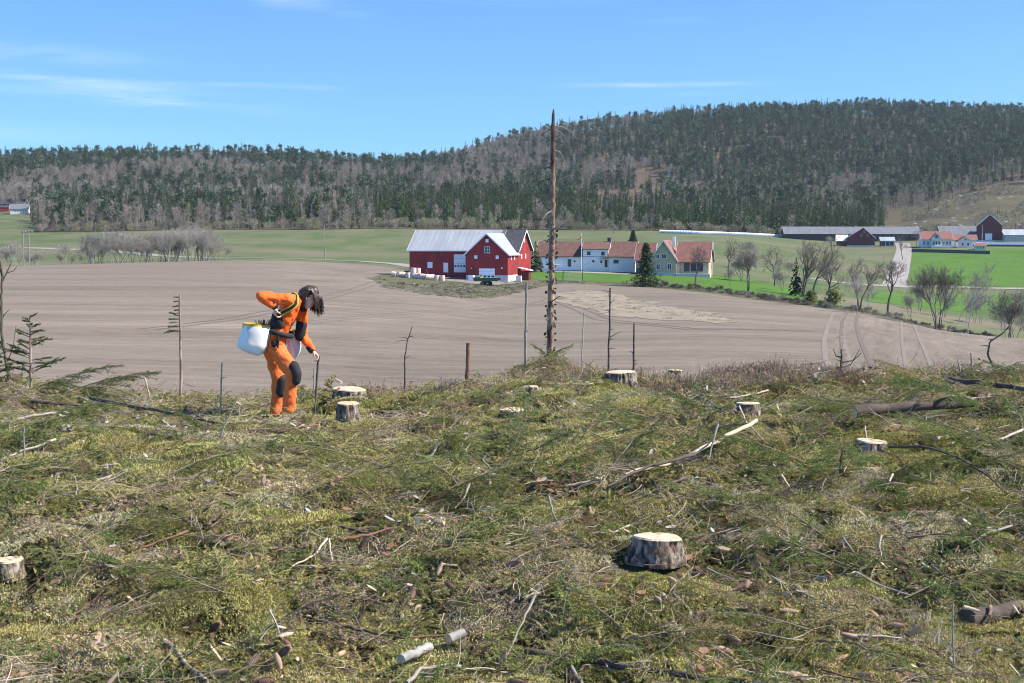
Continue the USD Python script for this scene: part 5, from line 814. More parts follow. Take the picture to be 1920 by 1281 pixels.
scatter('dry_grass', GR, np.stack([X, Y, fg(X, Y)], 1), rng.uniform(0, 6.3, len(X)), rng.uniform(.5, 1.2, len(X)), rng.integers(0, 3, len(X)), 'sparse dry grass and heather stems between the slash', 'grass')
# ------------------------------------------------------------------ sticks, logs and branches lying about
def lie(pts, lift):
    """a straight piece between two spots on the ground; a piece that stands leans only a little away"""
    a, b = pts[0], pts[-1]; A = near(*a, lift); B = near(*b, lift); q = np.array(pts, float); c = np.concatenate([[0], np.cumsum(np.hypot(*np.diff(q, axis=0).T))]); c /= c[-1]
    if abs(a[1] - b[1]) > 1.3 * abs(a[0] - b[0]): lo = A[1] if a[1] > b[1] else B[1]; ya, yb = (lo, lo + .12) if a[1] > b[1] else (lo + .12, lo)
    else: ya, yb = A[1], B[1]
    return at(q[:, 0], q[:, 1], ya + (yb - ya) * c)
def stick(label, pts, wpx, m, lift=.085, name='dead_branch', cat='branch', side=0, seed=0, r1=None, ends=False, group=None):
    rng = np.random.default_rng(seed + 500 + int(pts[0][0])); P = lie(pts, lift); r = wpx * mpp(P[:, 1].mean()) / 2; n = max(6, 3 * len(P)); s = np.linspace(0, len(P) - 1, n); C = np.stack([np.interp(s, np.arange(len(P)), P[:, k]) for k in range(3)], 1); C[1:-1] += rng.normal(0, min(r * .3, .006, .06 * np.linalg.norm(P[-1] - P[0]) / n), (n - 2, 3))
    t = thing(name, label, cat, tuple(C[0]), group=group); rad = np.linspace(r, r * (.55 if r1 is None else r1), n) * rng.uniform(.96, 1.04, n); ns = 12 if r > .03 else 7; jit = 1 + rng.uniform(-.07, .07, (n, ns)) if r > .02 else None; put('stem', MB().tube(C - C[0], rad, ns, jit=jit), m, t, smooth=60)
    L = np.linalg.norm(C[-1] - C[0])
    for k in range(side):
        u = rng.uniform(.25, .95) * (n - 1); q = np.array([np.interp(u, np.arange(n), C[:, j]) for j in range(3)]) - C[0]; d = unit(C[-1] - C[0]); a = unit(np.cross(d, [0, 0, 1])) * rng.choice([-1, 1]) + [0, 0, rng.uniform(.1, .9)]; e = q + (unit(a) * .8 + d * .6) * L * rng.uniform(.08, .22); put('twig', MB().tube([q, (q + e) / 2 + rng.normal(0, .012, 3), e], [r * .4, r * .28, .0015], 5), m, t)
    if ends:
        for e, o, rr in ((C[0], C[1], rad[0]), (C[-1], C[-2], rad[-1])):
            d = unit(e - o); x = unit(np.cross(d, [0, 0, 1])); y = np.cross(d, x); a = np.arange(12) / 12 * 2 * PI; c = e - C[0] + d * .004; put('cut_face', (np.vstack([c + (x * np.cos(a)[:, None] + y * np.sin(a)[:, None]) * rr * .93, c]), [[i, (i + 1) % 12, 12] for i in range(12)]), 'fresh_cut', t)
    return t
D, G, PL, B, T = 'dark_stick', 'grey_stick', 'pale_stick', 'red_brown_stick', 'tan_bark'
stick('thick dark log lying near the right crest under pale branches', [(1602, 773), (1700, 764), (1830, 756)], 24, D, .17, 'fallen_log', 'log', 3, ends=True)
stick('slim dark log on the right crest with a splintered pale butt end', [(1782, 712), (1850, 719), (1925, 730)], 14, D, .17, 'fallen_log', 'log', 2, ends=True)
stick('long dark log lying in the slash left of the person', [(170, 747), (290, 768), (420, 796)], 8, D, .10, 'fallen_log', 'log', 2)
stick('pinkish tan debarked log pointing towards the person', [(346, 860), (410, 828), (482, 789)], 15, T, .06, 'fallen_log', 'log', 2, r1=.4)
stick('long thick dark branch along the bottom edge right of the middle', [(985, 1221), (1060, 1231), (1140, 1243), (1230, 1258), (1330, 1274), (1440, 1290)], 13, D, .08, side=3, r1=.95)
stick('gnarled broken root piece at the bottom left with a split pale end', [(307, 1203), (330, 1222), (352, 1250), (388, 1278)], 16, 'stump_bark', .08, 'broken_root', 'wood', 1, r1=.6)
stick('long pale branch reaching up to the grey stump', [(1418, 788), (1372, 812), (1320, 840), (1262, 868), (1200, 880), (1172, 891)], 9, PL, .27, side=5, r1=.8)
stick('dark bark covered branch beside the lower part of the long pale branch', [(1300, 852), (1240, 868), (1180, 888), (1132, 918)], 8, D, .20, side=3)
stick('straight dark stick pointing down left below the long pale branch', [(1290, 893), (1230, 918), (1170, 945)], 6, D, .16)
stick('thin upright curved twig crossing the long pale branch', [(1346, 795), (1336, 830), (1328, 862)], 5, G, .16)
stick('bent pale twig arching to the right of the grey stump', [(1386, 762), (1402, 795), (1440, 832)], 4, PL, .16)
for lab, pts, w, m in [('pale bare stick at the left edge above the left stump', [(140, 990), (70, 1008), (0, 1018)], 6, PL), ('red brown stick with a pale broken end left of the middle', [(352, 996), (300, 1015), (240, 1035)], 6, B), ('dark stick touching the stump at the left edge', [(132, 1052), (90, 1054), (46, 1058)], 7, D), ('short pale peg at the bottom edge beside the gnarled root', [(263, 1244), (266, 1262), (268, 1285)], 8, PL), ('reddish twig rising to a small dark cone at lower left', [(254, 1188), (220, 1203), (178, 1222)], 5, B),
        ('curved pale twig with its tip pointing up at middle left', [(613, 1010), (590, 1040), (548, 1062)], 5, PL), ('short upright pale twig next to the curved pale twig', [(617, 1010), (619, 1030), (623, 1052)], 4, PL), ('grey stick sloping down right below the curved twig', [(512, 1078), (555, 1098), (597, 1121)], 5, G), ('grey stick with a bend at the left of the middle foreground', [(388, 1094), (415, 1112), (442, 1131)], 4, G), ('thin grey curved stick above the bottom left cones', [(505, 1143), (520, 1172), (529, 1208)], 4, G),
        ('white peeled stick standing out above the bright wood chunk', [(880, 907), (872, 930), (853, 953)], 5, PL), ('dark stick above the red brown stick left of the wood chunk', [(622, 983), (660, 992), (702, 1001)], 7, D), ('red brown stick just left of the bright wood chunk', [(640, 1013), (690, 1003), (740, 989)], 8, B), ('grey forked stick in the centre of the foreground', [(1028, 930), (1036, 960), (1050, 992)], 5, G), ('short pale stick above the long leaning pale stick', [(1028, 1095), (1005, 1108), (986, 1121)], 4, PL),
        ('long leaning pale stick in the lower middle', [(1003, 1115), (980, 1165), (951, 1228)], 6, PL), ('brown stick lying left of the white birch log', [(640, 1175), (700, 1186), (760, 1197)], 7, D), ('orange brown peeled stick touching the white birch log end', [(762, 1196), (810, 1194), (850, 1190)], 6, B), ('curved silver grey branch at the bottom edge', [(762, 1281), (790, 1256), (835, 1246)], 9, G), ('short grey stick at the bottom edge by the thick dark branch', [(1070, 1249), (1080, 1265), (1092, 1284)], 9, G),
        ('long thin grey stick right of the lower stump', [(1447, 1081), (1500, 1110), (1562, 1141)], 5, G), ('grey stick end lying against the long thin grey stick', [(1512, 1128), (1550, 1140), (1592, 1152)], 6, G), ('white peg standing in the green boughs at middle right', [(1465, 890), (1474, 905), (1486, 923)], 5, PL), ('short pale standing peg below the low wide stump', [(1674, 889), (1668, 902), (1661, 918)], 5, PL), ('long dark curved branch at the right below the low stump', [(1665, 838), (1740, 838), (1800, 860), (1845, 888), (1890, 926)], 5, D),
        ('grey stick in the pale moss strip at the right', [(1580, 1007), (1595, 1028), (1610, 1052)], 5, G), ('short curved pale stick in the pale moss strip', [(1652, 1003), (1649, 1025), (1654, 1048)], 5, PL), ('thin grey stick running to the dark hollow at lower right', [(1825, 1086), (1860, 1120), (1896, 1158)], 5, G), ('grey stick between cones at lower right', [(1605, 1074), (1650, 1098), (1708, 1117)], 6, G), ('pale broken stick right of the low wide stump', [(1755, 823), (1790, 815), (1834, 804)], 8, PL), ('short pale stick standing behind the low wide stump', [(1622, 799), (1623, 812), (1626, 826)], 4, PL),
        ('pale bare stick lying over the thick dark log', [(1776, 744), (1815, 748), (1864, 745)], 7, PL), ('light peeled stick on the crest left of the slim log', [(1640, 733), (1672, 728), (1704, 722)], 6, PL), ('pale stick end left of the dark bark branch', [(1060, 913), (1095, 905), (1130, 896)], 7, PL), ('white stick standing out left of the middle below the person', [(822, 829), (812, 850), (793, 873)], 7, PL), ('dark stick below the white peeled stick at upper left middle', [(740, 866), (710, 876), (676, 886)], 6, D), ('grey stick at the left edge in the second row', [(104, 824), (50, 842), (0, 862)], 6, G),
        ('grey branch on top of the left brush pile', [(0, 792), (60, 780), (134, 770)], 7, G), ('dark branch through the middle of the left brush pile', [(60, 752), (150, 762), (244, 776)], 8, D), ('dark stick far left below the pale moss', [(210, 892), (140, 912), (62, 926)], 6, G), ('long dark stick at the left edge above the pale bare stick', [(150, 920), (80, 938), (0, 952)], 7, D), ('grey branch at the right edge above the dark curved branch', [(1918, 806), (1870, 826), (1828, 850)], 6, G), ('thin brown stick in front of the pinkish log', [(560, 850), (600, 838), (650, 832)], 4, B),
        ('short brown stick right of the pinkish log', [(520, 810), (560, 800), (600, 796)], 5, B), ('dark stick in the shade beside the tall narrow stump', [(545, 800), (590, 792), (628, 786)], 7, D), ('grey stick lying before the half sunk stump', [(880, 812), (840, 818), (800, 828)], 5, G), ('grey branching twig above the wood chunk', [(905, 862), (920, 880), (925, 912)], 4, G), ('brown stick lying between wood chunk and lower stump', [(930, 1060), (990, 1052), (1046, 1056)], 5, B), ('pale splinter below the wood chunk', [(828, 1058), (845, 1060), (858, 1060)], 6, PL), ('grey stick crossing the slash right of the lower stump', [(1325, 1066), (1350, 1078), (1372, 1086)], 5, G),
        ('dark stick at lower right beside pinkish bark', [(1690, 1180), (1712, 1200), (1738, 1216)], 5, D), ('grey stick at the lower right below the hollow log', [(1590, 1190), (1650, 1192), (1700, 1198)], 5, G), ('brown stick at bottom right near the last cones', [(1540, 1255), (1600, 1272), (1650, 1281)], 5, B), ('dark twig near the centre of the clearing', [(1010, 800), (960, 806), (915, 816)], 4, D), ('grey crooked stick near the crest in the middle', [(1290, 735), (1330, 752), (1365, 775)], 4, G), ('pale crooked stick at the crest right of the middle', [(1440, 732), (1400, 742), (1368, 745)], 4, PL),
        ('silver twig at the lower left among pale moss', [(40, 1195), (20, 1210), (0, 1222)], 5, G), ('pale twig at the bottom left corner', [(45, 1238), (20, 1250), (0, 1256)], 5, PL), ('brown stick at the far right above the hollow', [(1700, 1010), (1760, 1000), (1800, 1008)], 4, B), ('grey stick lying in shade on the right', [(1900, 985), (1850, 1000), (1820, 1020)], 5, G), ('thin dark stick in green boughs right of the centre', [(1400, 945), (1360, 958), (1320, 962)], 4, D), ('pale forked twig right of the centre', [(1180, 985), (1150, 998), (1120, 1000)], 4, PL)]:
    stick(lab, pts, w, m, side=1 if w > 4 else 0)
def upright(name, label, cat, pts, Y, wpx, m, twigs=0, r1=.5, seed=0, tl=.25, parts='stem'):
    """standing stem through (px, row) points at depth Y, lowest first"""
    rng = np.random.default_rng(seed + 500 + int(pts[0][0])); P = at([p[0] for p in pts], [p[1] for p in pts], Y); P[0, 2] = min(P[0, 2], fg(P[0, 0], Y)) - .05; r = wpx * mpp(Y) / 2; n = max(8, 4 * len(P)); s = np.linspace(0, len(P) - 1, n); C = np.stack([np.interp(s, np.arange(len(P)), P[:, k]) for k in range(3)], 1); C[1:-1, :2] += rng.normal(0, r * .18, (n - 2, 2))
    t = thing(name, label, cat, tuple(C[0])); put(parts, MB().tube(C - C[0], np.linspace(r, r * r1, n) * rng.uniform(.9, 1.1, n), 9), m, t, smooth=60); H_ = C[-1, 2] - C[0, 2]
    for k in range(twigs):
        u = rng.uniform(.15, .98); q = np.array([np.interp(u * (n - 1), np.arange(n), C[:, j]) for j in range(3)]) - C[0]; a = rng.uniform(0, 6.3); e = q + np.array([math.cos(a), math.sin(a), rng.uniform(-.3, .5)]) * tl * rng.uniform(.25, 1); put('twig', MB().tube([q, (q + e) / 2 + [0, 0, .01], e], [r * .3 + .002, r * .2 + .0015, .001], 4), m, t)
    return t, C
def sprays(t, C, n, rng, lo, hi, L, m='slash_green', up=-.1, side=None):
    """needled side branches on a standing stem"""
    nd, st = MB(), MB()
    for k in range(n):
        u = lo + (hi - lo) * (k + rng.uniform(0, .9)) / n; q = np.array([np.interp(u * (len(C) - 1), np.arange(len(C)), C[:, j]) for j in range(3)]) - C[0]; a = rng.uniform(0, 6.3) if side is None else side + rng.normal(0, .5); ll = L * (1.15 - (u - lo) / (hi - lo + 1e-6)) * rng.uniform(.6, 1.1) + .05; d = unit([math.cos(a), math.sin(a), up + rng.normal(0, .15)]); e = q + d * ll + [0, 0, .12 * ll]; st.tube([q, (q + e) / 2 - [0, 0, .03 * ll], e], [.006, .004, .0015], 4, False); needled(nd, q + (e - q) * .15, e, rng, .003, .022, .006)
        for j in range(int(ll / .06)): v = rng.uniform(.3, .95); p = q + (e - q) * v; a2 = a + rng.choice([-1, 1]) * rng.uniform(.5, .9); f = p + unit([math.cos(a2), math.sin(a2), rng.normal(0, .15)]) * ll * .4 * (1.1 - v); needled(nd, p, f, rng, .0035, .022, .006)
    put('branch', st, 'twig_bark', t); put('needles', nd, m, t)
# the tall dead trunk
mat('dead_pine_bark', [(.36, (.07, .045, .034)), (.46, (.21, .128, .088)), (.54, (.36, .235, .165)), (.64, (.44, .33, .255))], scale=5, stretch=(1, 1, .35), detail=7, rough=.9, bump=.7, bscale=14, bdist=.02, mixcol=(.065, .05, .042), mscale=3.2, mlo=.53, mhi=.58, mstretch=(1, 1, .55))
Yt = 24.0; rng = np.random.default_rng(71); nb = 60; s = np.linspace(0, 1, nb); pxs = np.interp(s, [0, .3, .6, 1], [1030, 1033, 1036, 1037]); rows = np.interp(s, [0, 1], [700, 232]); C = at(pxs, rows, Yt); C[0, 2] = fg(C[0, 0], Yt) - .1; C[:, :2] += rng.normal(0, .006, (nb, 2)); t = thing('dead_pine_trunk', 'tall dead pine trunk with peeling orange bark and a broken black top', 'tree', tuple(C[0]))
put('trunk', MB().tube(C - C[0], np.interp(s, [0, .05, .5, 1], [.064, .056, .050, .038]) * rng.uniform(.93, 1.07, nb), 16, jit=1 + rng.uniform(-.07, .07, (nb, 16))), 'dead_pine_bark', t, smooth=60)
tip = at([1037, 1037.5, 1038], [232.5, 215, 205], Yt); put('broken_tip', MB().tube(tip - C[0], [.028, .024, .008], 8), 'dark_stick', t)
for k in range(46):
    u = rng.uniform(.02, .99) if k > 14 else rng.uniform(.05, .45); q = np.array([np.interp(u, s, C[:, j]) for j in range(3)]) - C[0]; a = rng.uniform(0, 6.3); l = rng.uniform(.03, .11) if k < 34 else rng.uniform(.15, .28); d = np.array([math.cos(a), math.sin(a), rng.uniform(-.3, .45)]); put('branch_stub', MB().tube([q, q + d * l * .5, q + d * l + [0, 0, rng.normal(0, .03)]], [.014, .009, .004], 5), 'dark_stick' if k % 3 else 'grey_stick', t)
for pts in ([(1037, 240), (1024, 233), (1015, 240)], [(1037, 243), (1022, 245), (1010, 252)], [(1038, 236), (1055, 238), (1072, 247), (1084, 262)], [(1037, 281), (1050, 285), (1058, 300), (1064, 315)], [(1037, 244), (1050, 248), (1060, 258), (1066, 270)], [(1036, 360), (1020, 358), (1012, 362)], [(1036, 395), (1026, 400), (1016, 412)], [(1035, 428), (1046, 429), (1060, 430)]):
    P = at([a for a, _ in pts], [b for _, b in pts], Yt) - C[0]; P[:, 1] += np.linspace(0, rng.normal(0, .15), len(P)); put('dead_limb', MB().tube(P, np.linspace(.012, .003, len(P)), 5), 'grey_stick', t)
fl = MB()
for k in range(150): u = rng.uniform(0, .62) ** 1.1; q = np.array([np.interp(u, s, C[:, j]) for j in range(3)]) - C[0]; a = rng.uniform(0, 6.3); o = q + np.array([math.cos(a), math.sin(a), 0]) * .06; e = o + np.array([math.cos(a) * .05, math.sin(a) * .05, rng.uniform(-.09, .07)]); kites(fl, [o], [e], .05, rng)
put('bark_flake', fl, 'dark_stick', t)
upright('bare_pole', 'slim pale pole standing just left of the tall dead trunk', 'stem', [(985, 706), (986, 620), (987, 530)], 21.5, 6, G, 10, .7, tl=.08)
upright('bare_pole', 'very thin bare stem right of the tall dead trunk', 'stem', [(1090, 712), (1092, 650), (1095, 586)], 21.5, 3.6, G, 8, .5, tl=.08)
upright('bare_pole', 'dark thin pole standing beside the broad stump on the mossy mound', 'stem', [(1140, 712), (1142, 640), (1144, 540)], 20.5, 4.6, 'dark_stick', 14, .6, tl=.2)
upright('bare_pole', 'shorter thin dark pole right of the broad stump on the mound', 'stem', [(1187, 712), (1188, 660), (1189, 606)], 20.5, 4.5, 'dark_stick', 8, .7, tl=.15)
upright('broken_post', 'thick short broken stem standing alone in front of the field', 'stem', [(876, 742), (877, 700), (878, 643)], 19.0, 8.5, 'red_brown_stick', 12, .95, tl=.04)
upright('leaning_board', 'pale split stick leaning on the short broken stem', 'stick', [(906, 729), (895, 721), (883, 713)], 18.9, 5, PL, 0, 1)
upright('dead_sapling', 'thin dead sapling with a few crooked twigs between person and broken stem', 'sapling', [(757, 748), (759, 710), (759, 672), (764, 640), (773, 612)], 19.0, 4, 'dark_stick', 7, .3, tl=.22)
t, C = upright('young_pine', 'thin young pine with needles only on one side of its top', 'pine', [(340, 738), (338, 650), (337, 552)], 19.5, 6, T, 4, .5, tl=.1); sprays(t, C, 11, np.random.default_rng(5), .62, .98, .22, 'sapling_needles', -.15, PI)
t, C = upright('spruce_sapling', 'small open spruce sapling at the left edge', 'spruce', [(58, 728), (57, 660), (56, 592)], 17.5, 6, T, 0, .35); sprays(t, C, 34, np.random.default_rng(6), .25, 1.0, .36, 'sapling_needles', .12)
t, C = upright('spruce_sapling', 'darker spruce sapling partly cut by the left edge', 'spruce', [(-14, 740), (-12, 690), (-12, 640)], 17.0, 6, T, 0, .35); sprays(t, C, 26, np.random.default_rng(7), .15, 1.0, .34, 'sapling_needles', .1)
t, C = upright('bare_tree', 'slim bare tree cut by the left edge with bent upper branches', 'tree', [(20, 730), (12, 680), (3, 620), (2, 560), (5, 520), (-2, 470), (-8, 430)], 18.5, 6.5, 'twig_bark', 0, .5, parts='trunk')
for pts in ([(4, 530), (12, 512), (26, 508), (33, 497)], [(4, 520), (-2, 500), (2, 480)], [(3, 600), (10, 588), (18, 580)], [(8, 660), (0, 640), (-8, 632)], [(12, 512), (20, 497), (22, 488)], [(10, 690), (25, 650), (30, 610)]):
    P = at([a for a, _ in pts], [b for _, b in pts], 18.5) - C[0]; put('limb', MB().tube(P, np.linspace(.011, .003, len(P)), 5), 'twig_bark', t)
t, C = upright('dead_spruce', 'small dead spruce with bare curved branches on the right crest', 'sapling', [(1576, 716), (1577, 690), (1578, 655)], 20.5, 6, 'dark_stick', 6, .5, tl=.12)
for pts in ([(1577, 690), (1595, 684), (1612, 655)], [(1577, 680), (1600, 676), (1615, 662)], [(1577, 700), (1598, 700), (1616, 690)], [(1577, 670), (1568, 668), (1562, 655)], [(1577, 690), (1566, 690), (1562, 705)]):
    P = at([a for a, _ in pts], [b for _, b in pts], 20.5) - C[0]; put('limb', MB().tube(P, np.linspace(.012, .004, len(P)), 5), 'dark_stick', t); nd = MB(); [needled(nd, P[i], P[i + 1], np.random.default_rng(i), .02, .03, .006) for i in range(len(P) - 1)]; put('dry_needles', nd, 'slash_olive', t)
upright('bent_sapling', 'crooked dead sapling arching above the crest at the right', 'sapling', [(1866, 712), (1862, 690), (1852, 662), (1857, 640), (1876, 628), (1892, 612)], 19.5, 5, 'dark_stick', 5, .4, tl=.15)
for lab, pts in (('short dead stem on the right crest before the slim log', [(1805, 712), (1800, 695), (1797, 681)]), ('second short dead stem on the right crest', [(1825, 708), (1822, 685), (1820, 662)]), ('thin pale upright shoot left of the person', [(411, 795), (414, 740), (416, 680)]), ('thin pale leaning shoot left of the person', [(402, 835), (425, 790), (446, 745)]), ('broken pale stem with a white top left of the person', [(284, 756), (276, 725), (266, 695)]), ('slender upright shoot at the left brush pile', [(46, 872), (45, 840), (44, 800)]), ('thin shoot standing behind the planting tube', [(588, 748), (589, 720), (589, 690)]), ('grey thin stem rising at the lower right', [(1791, 1285), (1787, 1200), (1786, 1128)])):
    f = near(pts[0][0], min(pts[0][1], 1279), .0); upright('shoot', lab, 'stem', pts, float(f[1]), 4.5, PL if 'pale' in lab else G, 3, .6, tl=.08)
for lab, px, row, h in (('bright green spruce seedling just left of the stump pair', 622, 770, .42), ('tiny spruce seedling beside the planting tube', 563, 758, .26)):
    f = near(px, row); t = thing('spruce_seedling', lab, 'seedling', f); Cc = f + np.linspace(0, 1, 8)[:, None] * [0, 0, h]; put('stem', MB().tube(Cc - f, np.linspace(.006, .002, 8), 5), 'twig_bark', t); sprays(t, Cc, 22, np.random.default_rng(int(px)), .1, 1, .13, 'moss', .3)
# larger boughs one can point at
def big_bough(label, px, row, ang, L, m, seed, tilt=(0, 0), lift=.04, dens=1.2):
    s, n = bough(seed, L, int(30 * L) + 8, dens, 0, .0042); t = thing('spruce_bough', label, 'branch', near(px, row, lift), rot=(tilt[0], tilt[1], ang)); put('stem', s, 'twig_bark', t); put('needles', n, m, t)
for i, a in enumerate([('fluffy dark green bough above the bright wood chunk', 805, 935, 20, 1.0, 'slash_green', (8, -14)), ('green bough drooping beside the fluffy dark bough', 895, 930, 150, .9, 'slash_green', (0, -12)), ('upright dark spruce tip left of the long pale branch', 935, 885, 60, .8, 'slash_green', (0, -48)), ('green bough hanging below the low wide stump', 1530, 880, 200, 1.2, 'slash_green', (0, -16)), ('second green bough hanging below the low wide stump', 1585, 890, 260, 1.1, 'slash_green', (0, -20)), ('green bough lying over the right slope', 1750, 880, 10, 1.2, 'slash_green', (5, -8)), ('bough lying under the thick dark log', 1690, 800, 170, 1.1, 'slash_green', (0, -12)),
        ('green bough at the foot of the right crest', 1480, 790, 30, 1.0, 'slash_green', (0, -10)), ('big green bough on top of the left brush pile', 30, 745, 25, 1.3, 'sapling_needles', (0, -13)), ('green bough leaning right on the left brush pile', 110, 745, 15, 1.2, 'sapling_needles', (0, -12)), ('brown green bough at the right end of the left brush pile', 165, 742, 25, 1.1, 'slash_brown', (0, -14)), ('green bough low in the left brush pile', 60, 790, 340, 1.2, 'slash_green', (0, -8)), ('dark green bough in shade left of the pinkish log', 290, 905, 30, 1.0, 'slash_green', (0, -10)), ('dark bough in the slash below the pinkish log', 560, 935, 10, 1.2, 'slash_green', (0, -12)), ('green bough in front of the white stick', 720, 880, 200, 1.0, 'slash_green', (0, -14)),
        ('yellowing bough by the red brown stick at left', 330, 940, 190, .9, 'slash_olive', (0, -10)), ('dead brown bough with bare twigs at far left', 150, 960, 30, 1.0, 'slash_brown', (0, -10)), ('green bough in the lower middle by the leaning pale stick', 1080, 1190, 20, .9, 'slash_green', (0, -10)), ('dark bough below the leaning pale stick', 1120, 1215, 345, .8, 'slash_green', (0, -8)), ('green bough lying right of the lower stump', 1345, 1060, 30, .8, 'slash_olive', (0, -14)), ('dark green bough before the hollow log at lower right', 1700, 1130, 10, 1.0, 'slash_green', (0, -8)), ('small green bough at the bottom right', 1530, 1190, 200, .7, 'slash_green', (0, -12)), ('green bough left of the dark hollow', 1600, 1070, 170, .8, 'slash_green', (0, -16)), ('olive bough at the bottom left by the gnarled root', 190, 1170, 10, .8, 'slash_olive', (0, -10)),
        ('green bough at the lower left below the curved twig', 460, 1130, 160, .9, 'slash_green', (0, -10)), ('olive bough between the bottom cones', 640, 1130, 20, .8, 'slash_olive', (0, -10)), ('green bough hanging from the right crest', 1850, 770, 200, 1.2, 'slash_green', (0, -18)), ('green bough at the far right edge', 1890, 850, 160, 1.1, 'slash_green', (0, -14)), ('green bough on the right crest beside the slim log', 1780, 735, 160, 1.0, 'slash_olive', (0, -20)), ('bough in the middle of the clearing left of the pale branch', 1090, 850, 10, 1.0, 'slash_olive', (0, -10))]): big_bough(a[0], a[1], a[2], a[3], a[4], a[5], 300 + i, a[6])
# ------------------------------------------------------------------ cones, chips, bark, birch pieces, hollow log
def cone_mesh(seed, openness):
    rng = np.random.default_rng(seed); b, sc = MB(), MB(); L, R = .125, .021; x = np.linspace(0, L, 12); prof = R * np.sin(np.clip(x / L * .93 + .07, 0, 1) * PI) ** .6; b.tube(np.stack([x, 0 * x, 0 * x], 1), np.maximum(prof * .85, .003), 10)
    for k in range(120):
        u = .03 + .93 * k / 120; a = k * 2.39996; r = np.interp(u * L, x, prof); d = np.array([0, math.cos(a), math.sin(a)]); tn = np.array([0, -math.sin(a), math.cos(a)]); o = np.array([u * L, 0, 0]) + d * r * .75; e = o + np.array([.014, 0, 0]) + d * (.004 + .009 * openness); w = .0075 * (.5 + .5 * math.sin(u * PI)); m = o + (e - o) * .6 + d * .0015; sc.add([o - tn * w * .6, m - tn * w, e, m + tn * w, o + tn * w * .6], [[0, 1, 4], [1, 3, 4], [1, 2, 3]])
    return b, sc
mat('cone_tan', [(.36, .235, .15), (.48, .33, .22), (.56, .41, .29)], scale=20, rough=.7, rand=.2); mat('cone_brown', [(.19, .115, .078), (.29, .19, .135), (.38, .265, .19)], scale=20, rough=.8, rand=.2)
CK = []
for i, (o, m) in enumerate([(.15, 'cone_tan'), (.35, 'cone_tan'), (1.0, 'cone_brown'), (.8, 'cone_brown')]): b, sc = cone_mesh(i, o); CK.append(kind_of_tree(f'cone_{i}', [('core', b, m), ('scales', sc, m)]))
SPECIAL = {(937, 1255): 'tan cone standing on end at the bottom just right of the middle', (457, 1258): 'tan cone with clear scales near the bottom left corner cluster', (1273, 1076): 'pale closed cone leaning at the right foot of the lower stump', (1293, 1076): 'open brown cone beside the pale cone at the foot of the lower stump', (1483, 1023): 'dark open cone lying flat in the pale moss strip', (1568, 1025): 'grey open cone right of the flat dark cone in the pale moss', (768, 1128): 'dark brown open cone at lower left of the middle', (1427, 1257): 'dark open cone at the bottom beside the tan wood block', (918, 1015): 'dark cone behind the lower stump shadow', (678, 1030): 'brown cone left of the red brown stick', (1498, 1148): 'tan cone under the long thin grey stick', (1395, 1221): 'large pale cone in the cluster at the bottom right of the thick branch', (393, 1185): 'reddish cone above the gnarled root', (1397, 1103): 'open cone in the pair right of the lower stump'}
rng = np.random.default_rng(88)
for px, row in [(497, 1212), (545, 1211), (393, 1185), (398, 1262), (457, 1258), (527, 1255), (493, 1272), (517, 1276), (622, 1208), (627, 1232), (520, 1232), (17, 1272), (678, 1030), (918, 1015), (820, 1078), (768, 1128), (1140, 1085), (937, 1255), (995, 1257), (952, 1276), (1077, 1162), (948, 1062), (1268, 1092), (1273, 1076), (1293, 1076), (1483, 1023), (1568, 1025), (1375, 1106), (1397, 1103), (1433, 1095), (1302, 1148), (1498, 1148), (1668, 1170), (1650, 1162), (1610, 1197), (1625, 1200), (1702, 1193), (1375, 1224), (1395, 1221), (1388, 1203), (1427, 1257), (1527, 1088), (1680, 1050), (1703, 1095), (1520, 1248), (1607, 1265), (1592, 1230), (1757, 880), (1700, 920), (1355, 812), (1130, 800), (1295, 1010), (1240, 1130), (860, 1110), (1845, 1010)]:
    lab = SPECIAL.get((px, row)); dark = lab and ('dark' in lab or 'open' in lab or 'brown' in lab or 'reddish' in lab) or (not lab and rng.uniform() < .25); k = rng.integers(2, 4) if dark else rng.integers(0, 2); up = -65 if lab and 'on end' in lab else (-40 if rng.uniform() < .3 else rng.uniform(-15, 5))
    copy_of(CK[k], 'spruce_cone', lab or ('brown open spruce cone lying on the slash' if dark else 'pale tan closed spruce cone lying on the slash'), 'cone', near(px, row, .085), 0, None if lab else ('brown open cones strewn on the slash' if dark else 'pale tan cones strewn on the slash'), rng.uniform(.72, .98), rot=(rng.uniform(0, 360), up, rng.uniform(0, 360)))
def chunk(name, label, cat, px, row, size, m, seed, rz=0, lift=.085, rot=None):
    b = trimesh.creation.icosphere(3, 1.0); v = b.vertices; v = np.sign(v) * np.abs(v) ** .6; v = v * (1 + .5 * (meshkit.noise(v * 2.3 + seed) - .5)[:, None] + .2 * (meshkit.noise(v * 7 + seed) - .5)[:, None]) * np.asarray(size) / 2; t = thing(name, label, cat, near(px, row, lift), rot=rot or (0, 8, rz)); put('body', (v, b.faces), m, t, smooth=35); return t
chunk('wood_chunk', 'bright freshly split wood chunk lying in the middle of the slash', 'wood', 814, 976, (.16, .09, .07), 'fresh_cut', 1, 12)
chunk('wood_block', 'tan round wood block at the bottom edge right of the middle', 'wood', 1486, 1274, (.15, .10, .08), 'tan_bark', 2)
chunk('bark_piece', 'pinkish angled bark piece at the lower right', 'bark', 1630, 1225, (.12, .05, .04), 'tan_bark', 3, rot=(0, -35, 20)); chunk('bark_piece', 'pale bark strip by the reddish twig at lower left', 'bark', 175, 1258, (.09, .05, .02), 'tan_bark', 4, 30); chunk('bark_piece', 'pinkish bark strip left of the white birch log', 'bark', 650, 1198, (.12, .04, .03), 'tan_bark', 5, 10); chunk('bark_piece', 'brown bark flake at the left below the curved twig', 'bark', 592, 1064, (.11, .05, .03), 'tan_bark', 6, 30)
